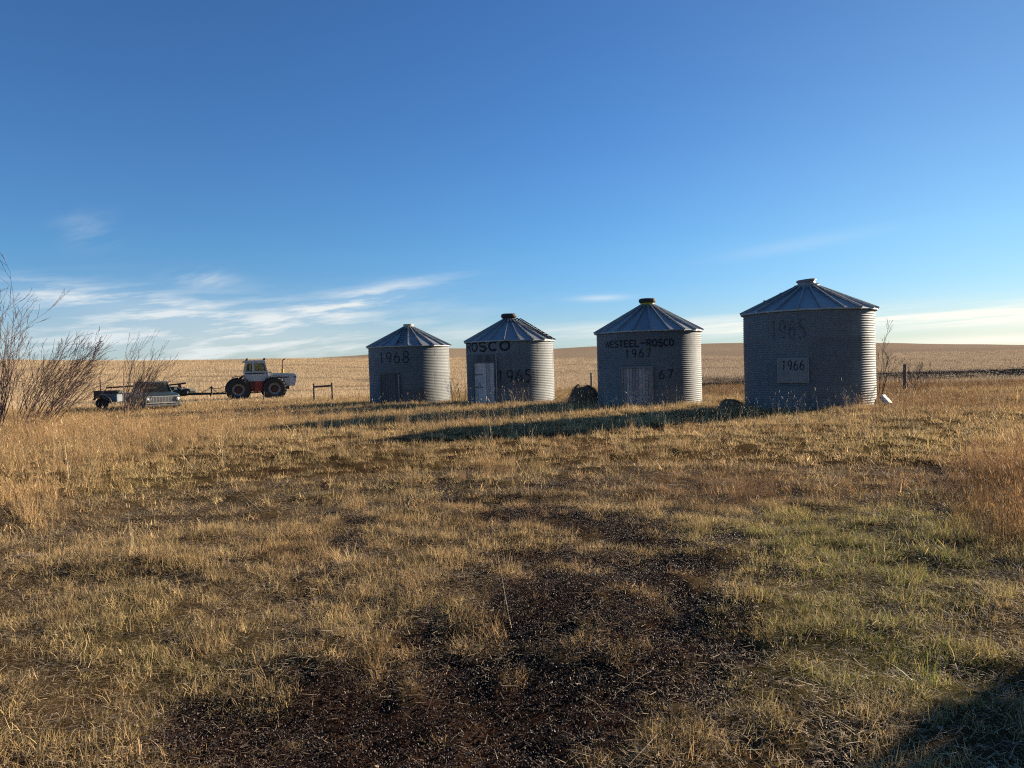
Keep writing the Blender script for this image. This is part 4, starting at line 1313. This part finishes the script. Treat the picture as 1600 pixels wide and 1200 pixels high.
# ------------------------------------------------------------------ old pickup
def make_pickup():
    Y = 38.5
    p = at_depth(254, 640, Y)
    yaw = R(-50)     # local +X is the nose
    t = thing("pickup_truck", "old dark green pickup truck half hidden by bare shrub, wide chrome grille", "pickup truck", (p.x, Y, tz(p.x, Y) - .20), yaw)
    t.scale = (.94, .94, .94)
    b = MB()   # main body sides
    b.prism([(.05, .45), (.05, 1.05), (-.1, 1.14), (-1.35, 1.20), (-1.55, 1.22), (-2.75, 1.22), (-2.75, .45), (-2.3, .40), (-1.1, .40)], -.96, .96)
    body = b.build("body", M['green_paint'], t, smooth=0, bevel=.05)
    h = MB(); h.prism([(.08, 1.02), (.06, 1.12), (-.2, 1.19), (-1.3, 1.25), (-1.3, 1.15)], -.88, .88)
    h.build("hood", M['green_paint'], t, smooth=0, bevel=.04)
    c = MB()
    # cab roof and pillars
    def cab_sec(x0, z0_, y0, x1, z1_, y1, w_=.07):
        c.tube([(x0, y0, z0_), (x1, y1, z1_)], w_, 6)
    for sy in (-1, 1):
        cab_sec(-1.40, 1.22, sy * .88, -1.78, 1.76, sy * .74, .05); cab_sec(-2.72, 1.22, sy * .88, -2.62, 1.76, sy * .74, .08)
        cab_sec(-1.40, 1.22, sy * .90, -2.72, 1.22, sy * .90, .05)
    c.prism([(-1.70, 1.74), (-1.80, 1.82), (-2.0, 1.85), (-2.5, 1.85), (-2.66, 1.80), (-2.68, 1.74)], -.80, .80)
    c.build("cab", M['green_paint'], t, smooth=50, bevel=.03)
    g = MB(); g.add([(-1.40, -.84, 1.24), (-1.40, .84, 1.24), (-1.76, .72, 1.75), (-1.76, -.72, 1.75)], [(0, 1, 2, 3)]); g.build("windshield", M['truck_glass'], t, smooth=0)
    g = MB(); g.add([(-2.70, -.84, 1.24), (-2.70, .84, 1.24), (-2.63, .72, 1.75), (-2.63, -.72, 1.75)], [(0, 1, 2, 3)]); g.build("rear_window", M['truck_glass'], t, smooth=0)
    for sy in (-1, 1):
        g = MB(); g.add([(-1.44, sy * .87, 1.25), (-2.70, sy * .87, 1.25), (-2.61, sy * .745, 1.74), (-1.78, sy * .745, 1.74)], [(0, 1, 2, 3)]); g.build("side_window", M['truck_glass'], t, smooth=0)
    sw = MB(); sw.box((-2.35, 0, 1.15), (.25, 1.5, .55)); sw.lathe([(.19, 0), (.21, .015), (.19, .03)], 16, (-1.75, .38, 1.28)); sw.build("seat", M['black_paint'], t)
    gr = MB(); gr.box((.055, 0, .84), (.05, 1.72, .36)); gr.mi = 1
    for k in range(8): gr.box((.09, 0, .68 + .045 * k), (.03, 1.40, .013))
    for k in range(9): gr.box((.085, -.64 + .16 * k, .84), (.03, .014, .35))
    gr.box((.09, 0, 1.025), (.04, 1.78, .03)); gr.box((.09, 0, .655), (.04, 1.78, .03))
    gr.build("grille", [M['grille_dark'], M['bright_trim']], t, smooth=0)
    for sy in (-1, 1):
        hl = MB(); hl.box((.085, sy * .79, .86), (.05, .30, .30)); hl.lathe([(.105, .02), (.125, .05), (.10, .06)], 20, (.08, sy * .79, .86), 'X')
        hd = hl.build("headlight", M['chrome'], t, smooth=30)
        lm = MB(); lm.lathe([(.10, .045), (.07, .075), (0, .085)], 20, (.08, sy * .79, .86), 'X'); lm.build("lens", M['lamp'], hd)
    bp = MB(); bp.prism([(.10, .42), (.20, .44), (.22, .54), (.20, .58), (.10, .58)], -.98, .98); bp.build("bumper", M['chrome'], t, smooth=0, bevel=.015)
    bed = MB()
    for sy in (-1, 1): bed.box((-3.95, sy * .92, .90), (2.2, .10, .56))
    bed.box((-3.95, 0, .68), (2.2, 1.8, .06)); bed.box((-2.86, 0, .93), (.08, 1.9, .60)); bed.box((-5.04, 0, .92), (.06, 1.8, .52))
    bed.build("bed", M['green_paint'], t, smooth=0, bevel=.03)
    for sy in (-1, 1):
        m = MB(); m.tube([(-1.5, sy * .92, 1.24), (-1.5, sy * 1.12, 1.36)], .015, 6); m.box((-1.5, sy * 1.14, 1.40), (.03, .16, .13)); m.build("mirror", M['chrome'], t, smooth=0)
    for x_ in (-.80, -3.85):
        for sy in (-1, 1): wheel(t, "wheel", (x_, sy * .84, .36), .37, .22, M['rust'], 0, M['rim'])


make_pickup()


def make_wreck():
    Y = 42.0
    p = at_depth(170, 640, Y); k = Y / F
    t = thing("truck_box", "faded blue grey old truck box with dark arched fender sunk in grass", "truck box", (p.x, Y, tz(p.x, Y)), R(12))
    b = MB()
    b.box((.15, -.35, .62), (.85, .06, .42)); b.box((.15, .55, .62), (.85, .06, .42)); b.box((.56, .1, .62), (.06, .9, .42)); b.box((.15, .1, .46), (.85, .9, .05)); b.box((.15, -.35, .84), (.9, .10, .04))
    b.build("side_panel", M['blue_grey'], t, smooth=0, bevel=.01)
    f = MB(); vs = []; fs = []
    for q in range(15):
        a = R(5 + 150 * q / 14)
        for rr in (.46, .52):
            for yy in (-.62, -.28): vs.append((-.18 + rr * math.cos(a) * 1.0, yy, .34 + rr * math.sin(a) * .98))
    for q in range(14):
        o = q * 4
        for a_, b_ in ((0, 1), (1, 3), (3, 2), (2, 0)): fs.append((o + a_, o + b_, o + 4 + b_, o + 4 + a_))
    f.add(vs, fs); f.build("fender", M['black_paint'], t)
    wheel(t, "wheel", (-.18, -.45, .34), .36, .22, M['rust'], 0, M['rust'])


make_wreck()


# ------------------------------------------------------------------ posts, blocks and piles
def round_post(mb, x, y, z0, z1, r_, lean=(0, 0), n=10, seed=0):
    rs = np.random.default_rng(seed + 1)
    pts = []; rad = []
    for k in range(7):
        u = k / 6
        pts.append((x + lean[0] * u + rs.normal(0, r_ * .06), y + lean[1] * u + rs.normal(0, r_ * .06), z0 + (z1 - z0) * u)); rad.append(r_ * (1.05 - .1 * u) * rs.uniform(.95, 1.05))
    mb.tube(pts, rad, n)


def make_posts():
    Y = 44.0
    a = at_depth(491, 620, Y); b = at_depth(520, 620, Y)
    g = tz((a.x + b.x) / 2, Y)
    t = thing("post_and_rail", "short wooden post and rail frame standing alone beside the tractor", "fence frame", ((a.x + b.x) / 2, Y, g))
    w_ = (b.x - a.x) / 2
    for i, sx in enumerate((-1, 1)):
        m = MB(); round_post(m, sx * w_, 0, -.1, 1.12 + .03 * i, .062, (-.03 * i, 0), seed=i); m.build("post", M['wood_post'], t)
    m = MB(); m.tube([(-w_ + .03, -.03, .92), (0, -.03, .935), (w_ - .03, -.03, .97)], [.062, .058, .06], 8); m.build("rail", M['wood_rail'], t)
    p = at_depth(411, 627, 41.5)
    m = MB(); m.tube([(0, 0, -.1), (.12, 0, .80)], .035, 8); m.box((.09, 0, .5), (.03, .10, .05))
    o = m.build("steel_post", M['iron'], None); o.location = (p.x - .04, 41.5, tz(p.x, 41.5))
    tag(o, "short dark leaning steel post in front of the tractor", "post")
    for (px, py, Yd, hh, lab, sd) in ((1414, 610, 33.0, 1.25, "weathered round fence post right of the largest grain bin", 5),
                                      (924, 604, 37.0, 1.25, "thin brown fence post behind the earth pile by the grey door bin", 6)):
        q = at_depth(px, py, Yd)
        m = MB(); round_post(m, 0, 0, -.1, hh, .075 if sd == 5 else .05, (.0, 0), seed=sd)
        o = m.build("fence_post", M['wood_post'], None); o.location = (q.x, Yd, tz(q.x, Yd))
        tag(o, lab, "fence post", "fence posts behind the bins")
    # white block
    q = at_depth(1384, 629, 24.6)
    m = MB(); rs = np.random.default_rng(2)
    n = 8; vs = []; fs = []
    import bmesh
    bm = bmesh.new(); bmesh.ops.create_cube(bm, size=1)
    bmesh.ops.subdivide_edges(bm, edges=bm.edges[:], cuts=5, use_grid_fill=True)
    for v in bm.verts:
        v.co.x *= .40; v.co.y *= .36; v.co.z *= .14
        nn = math.sin(v.co.x * 37 + 1) * math.sin(v.co.z * 29) * math.sin(v.co.y * 31 + 2)
        v.co *= 1 + .10 * nn + rs.uniform(-.03, .03)
    me = bpy.data.meshes.new("white_block"); bm.to_mesh(me); bm.free()
    mat, nt, pp = new_mat("chipped_white"); co = N(nt, 'ShaderNodeTexCoord').outputs['Object']
    L(nt, ramp(nt, noise_n(nt, 9, 3, .6, co), [(.36, (.10, .09, .075)), (.47, (.74, .72, .66))]), pp.inputs['Base Color']); pp.inputs['Roughness'].default_value = .9
    me.materials.append(mat)
    o = bpy.data.objects.new("white_block", me); COL.objects.link(o); o.location = (q.x, 24.6, tz(q.x, 24.6) + .20); o.rotation_euler = Vector((.60, -.48, .64)).to_track_quat('Z', 'Y').to_euler()
    tag(o, "chipped white block lying in grass at the foot of the largest bin", "block")


make_posts()


def pile(name, px, py, Y, sx, sy, h, mat, label, cat, seed, straw=0):
    q = at_depth(px, py, Y)
    n = 56; vs = []; fs = []
    xs = np.linspace(-1.25, 1.25, n); Xg, Yg = np.meshgrid(xs, xs)
    rr = np.hypot(Xg, Yg)
    prof = np.clip(1 - rr ** 2.6, 0, 1) ** .62
    nz = fbm(Xg * 2.2 + seed, Yg * 2.2, seed, 4) - .5; n2 = fbm(Xg * 7 + seed, Yg * 7, seed + 7, 3) - .5
    Z = h * prof * (1 + .30 * nz) + (nz * .15 + n2 * .20) * h * np.clip(prof * 2, 0, 1) - .08 * (rr > 1)
    gx, gy = q.x + Xg * sx, Y + Yg * sy
    G = terrain(gx, gy)
    gz = tz(q.x, Y)
    vs = np.stack([Xg * sx + n2 * .12 * sx, Yg * sy, Z + G - gz - .03], -1).reshape(-1, 3).tolist()
    fs = [(i * n + j, i * n + j + 1, (i + 1) * n + j + 1, (i + 1) * n + j) for i in range(n - 1) for j in range(n - 1) if min(rr[i, j], rr[i + 1, j + 1]) < 1.2]
    t = thing(name, label, cat, (q.x, Y, gz))
    m = MB(); m.add(vs, fs); m.build("heap", mat, t, smooth=180)
    st = MB(); rs = np.random.default_rng(seed)
    zf = np.array(vs)[:, 2].reshape(n, n)
    for _ in range(straw):
        i, j = rs.integers(6, n - 6, 2)
        if rr[i, j] > 1.05: continue
        b = Vector((xs[j] * sx, xs[i] * sy, zf[i, j] - .01)); a = rs.uniform(0, 2 * PI); l = rs.uniform(.08, .26)
        d = Vector((math.cos(a), math.sin(a), rs.uniform(-.5, .35))).normalized()
        st.add([b, b + Vector((0, 0, .014)), b + d * l], [(0, 1, 2)])
    if straw: st.build("straw", M['straw_pile'], t, smooth=0)


M['earth'] = simple("dark_earth", (.15, .09, .052), .95, var=.6, scale=9, bump=.8)
M['straw_pile'] = simple("matted_straw", (.17, .11, .055), .9, var=.5, scale=5)
pile("earth_pile", 913, 634, 31.6, .74, .70, .86, M['earth'], "dark heap of rotted straw against the left side of the grey door bin", "heap", 3, 1400)
pile("soil_mound", 1143, 645, 25.2, .50, .45, .42, M['earth'], "low dark soil mound at the left foot of the largest bin", "mound", 8, 350)

# a slab of dark bark lying in the grass at the left
q = at_depth(45, 866, 7.0); d = ray(45, 866); tt = (EYE) / -d.z
bx, by = d.x * tt, d.y * tt
m = MB(); m.prism([(-.24, .0), (-.2, .035), (-.05, .06), (.1, .045), (.24, .02), (.25, .0), (0, -.02)], -.06, .07)
o = m.build("bark_slab", M['earth'], None, smooth=30); o.location = (bx, by, tz(bx, by) + .02); o.rotation_euler = (0, 0, .15)
tag(o, "small dark curled slab of bark lying in grass", "bark")


# ------------------------------------------------------------------ bare shrubs and weeds
def grow(mbs, mbt, p, d, length, rad, depth, rs, wind, spread=.5, twig=.0022, maxd=3, thin=.004):
    n = 6; pts = [p.copy()]; rads = [rad]; q = p.copy(); dd = d.copy()
    kids = []
    for k in range(n):
        dd = (dd + Vector(rs.normal(0, .07, 3)) + Vector((0, 0, .05)) + wind * .07).normalized()
        q = q + dd * (length / n); pts.append(q.copy()); rads.append(max(twig, rad * (1 - .8 * (k + 1) / n)))
        if depth < maxd and k >= 1 and rs.uniform() < (.62 if depth < 2 else .4): kids.append((q.copy(), dd.copy(), k))
    (mbs if depth == 0 else mbt).tube(pts, rads, 5 if depth == 0 else 3, caps=False)
    for (c, cdv, k) in kids:
        side = Vector(rs.normal(0, 1, 3)); side = (side - cdv * side.dot(cdv)).normalized()
        nd = (cdv + side * rs.uniform(.22, spread * 1.5)).normalized()
        grow(mbs, mbt, c, nd, length * rs.uniform(.38, .70) * (1.1 - .09 * k), max(twig, rad * .55 * (1 - .1 * k)), depth + 1, rs, wind, spread, twig, maxd, thin)


def shrub(name, label, px, py, Y, n, h, base_r, lean, seed, rad=.02, spread=.45, fan=.55, maxd=3, mat='bark', twig=.0045, group=None, cat="shrub"):
    c = at_depth(px, py, Y)
    t = thing(name, label, cat, (c.x, Y, tz(c.x, Y) - .05), 0, group)
    rs = np.random.default_rng(seed); a = MB(); b = MB()
    wind = Vector(lean)
    for k in range(n):
        ang = rs.uniform(0, 2 * PI); rr = base_r * math.sqrt(rs.uniform())
        p = Vector((rr * math.cos(ang), rr * math.sin(ang), 0))
        d = (Vector((math.cos(ang) * fan * rs.uniform(.2, 1), math.sin(ang) * fan * rs.uniform(.2, 1), 1)) + wind * rs.uniform(.3, 1.2)).normalized()
        grow(a, b, p, d, h * rs.uniform(.55, 1.08), rad * rs.uniform(.6, 1.15), 0, rs, wind, spread, twig, maxd)
    a.build("stems", M[mat], t, smooth=60); b.build("twigs", M[mat], t, smooth=60)
    return t


G1 = "bare shrubs along the left of the yard"
shrub("bare_shrub", "tall bare bushy shrub cut off by the left edge of the picture", -30, 655, 27.0, 30, 4.3, .7, (.06, 0, 0), 31, .026, .60, .30, 3, 'bark', .0055, G1)
shrub("bare_shrub", "wide bare shrub with many stems sweeping to the right at the left", 48, 655, 27.5, 46, 3.1, .75, (.72, 0, 0), 12, .022, .40, .42, 3, 'bark', .0050, G1)
shrub("bare_shrub", "bare shrub growing in front of the old pickup truck", 200, 640, 35.5, 22, 3.0, .45, (.62, 0, 0), 44, .024, .36, .40, 2, 'bark', .0065, G1)
shrub("bare_sapling", "thin bare sapling just behind the right side of the largest bin", 1374, 618, 30.0, 3, 2.2, .12, (.03, 0, 0), 51, .022, .5, .3, 3, 'bark', .005, None, "sapling")
shrub("bare_brush", "low bare brush growing beside the right hand fence post", 1432, 622, 31.5, 20, 1.15, .5, (.1, 0, 0), 61, .010, .5, .6, 2, 'bark', .004, None, "brush")
shrub("dry_weed", "dark branching weed standing against the white door bin wall", 815, 634, 32.6, 9, .95, .32, (-.1, 0, 0), 71, .009, .5, .5, 2, 'bark_light', .004, "dry weeds beside the bins", "weed")
shrub("dry_weed", "brown weeds in the gap between the two left bins", 716, 634, 36.0, 12, 1.0, .45, (0, 0, 0), 73, .009, .5, .5, 2, 'bark_light', .004, "dry weeds beside the bins", "weed")
shrub("dry_weed", "tallest weed stalk in front of the largest bin, left of its hatch", 1198, 640, 23.3, 2, .9, .12, (0, 0, 0), 75, .007, .4, .25, 1, 'bark_light', .004, "dry weeds beside the bins", "weed")
shrub("dry_weed", "wispy dry weeds at the right foot of the largest bin", 1335, 634, 24.0, 12, .75, .45, (0, 0, 0), 77, .007, .4, .4, 2, 'bark_light', .0035, "dry weeds beside the bins", "weed")


# green tuft at the front right
def tuft():
    d = ray(1448, 1062); tt_ = EYE / -d.z; x, y = d.x * tt_, d.y * tt_
    rs = np.random.default_rng(6)
    v, f, q = blades(26, .08, (.06, .17), .005, .6, .9, 5, rs)
    mb = MB(); mb.add(v.tolist(), f)
    o = mb.build("grass_tuft", M['green_blade'], None, smooth=60); o.location = (x, y, tz(x, y))
    tag(o, "bright green grass tuft in the near right lawn", "grass tuft")


m, nt, p = new_mat("green_blade")
co = N(nt, 'ShaderNodeTexCoord').outputs['Object']
gcol = ramp(nt, noise_n(nt, 22, 3, .6, co), [(.35, (.10, .17, .02)), (.6, (.30, .30, .05))])
L(nt, gcol, p.inputs['Base Color'])
tr = N(nt, 'ShaderNodeBsdfTranslucent'); L(nt, gcol, tr.inputs['Color'])
mx = N(nt, 'ShaderNodeMixShader', i_0=.4); L(nt, p.outputs[0], mx.inputs[1]); L(nt, tr.outputs[0], mx.inputs[2]); L(nt, mx.outputs[0], nt.nodes['Material Output'].inputs['Surface'])
M['green_blade'] = m
tuft()


# dense evergreen bush to the right, out of the picture: it throws the shadow in the near right corner
def evergreen():
    s0, n0 = 11.05, -.2
    x = .878 * s0 - .479 * n0; y = .479 * s0 + .878 * n0
    t = thing("evergreen_bush", "dense rounded evergreen bush right of the yard", "bush", (x, y, tz(x, y)))
    tr_ = MB(); tr_.tube([(0, 0, -.1), (.03, 0, .6), (0, .05, 1.6)], [.12, .10, .04], 8)
    for k in range(14):
        a = k * 2.4; tr_.tube([(0, 0, .25 + .09 * k), (math.cos(a) * .7, math.sin(a) * .7, .5 + .11 * k), (math.cos(a) * 1.8, math.sin(a) * 1.8, .6 + .16 * k)], [.035, .025, .01], 5)
    tr_.build("trunk", M['bark'], t)
    rs = np.random.default_rng(17); c = MB()
    for k in range(9000):
        u = rs.normal(0, 1, 3); u /= np.linalg.norm(u); rr = rs.uniform(.72, 1.0)
        q = Vector((u[0] * 2.42 * rr, u[1] * 2.42 * rr, 1.6 + u[2] * 1.6 * rr))
        if q.z < .05: continue
        q += Vector((0, 0, .18 * (vnoise(np.array([q.x * 1.7 + 5]), np.array([q.y * 1.7 + q.z]), 3)[0] - .5)))
        a = Vector(rs.normal(0, 1, 3)).normalized(); b = a.cross(Vector(rs.normal(0, 1, 3))).normalized(); s_ = rs.uniform(.09, .2)
        c.add([q - a * s_, q + b * s_ * .35, q + a * s_, q - b * s_ * .35], [(0, 1, 2, 3)])
    c.build("crown", simple("evergreen_leaf", (.04, .06, .03), .6, var=.4), t, smooth=0)


evergreen()
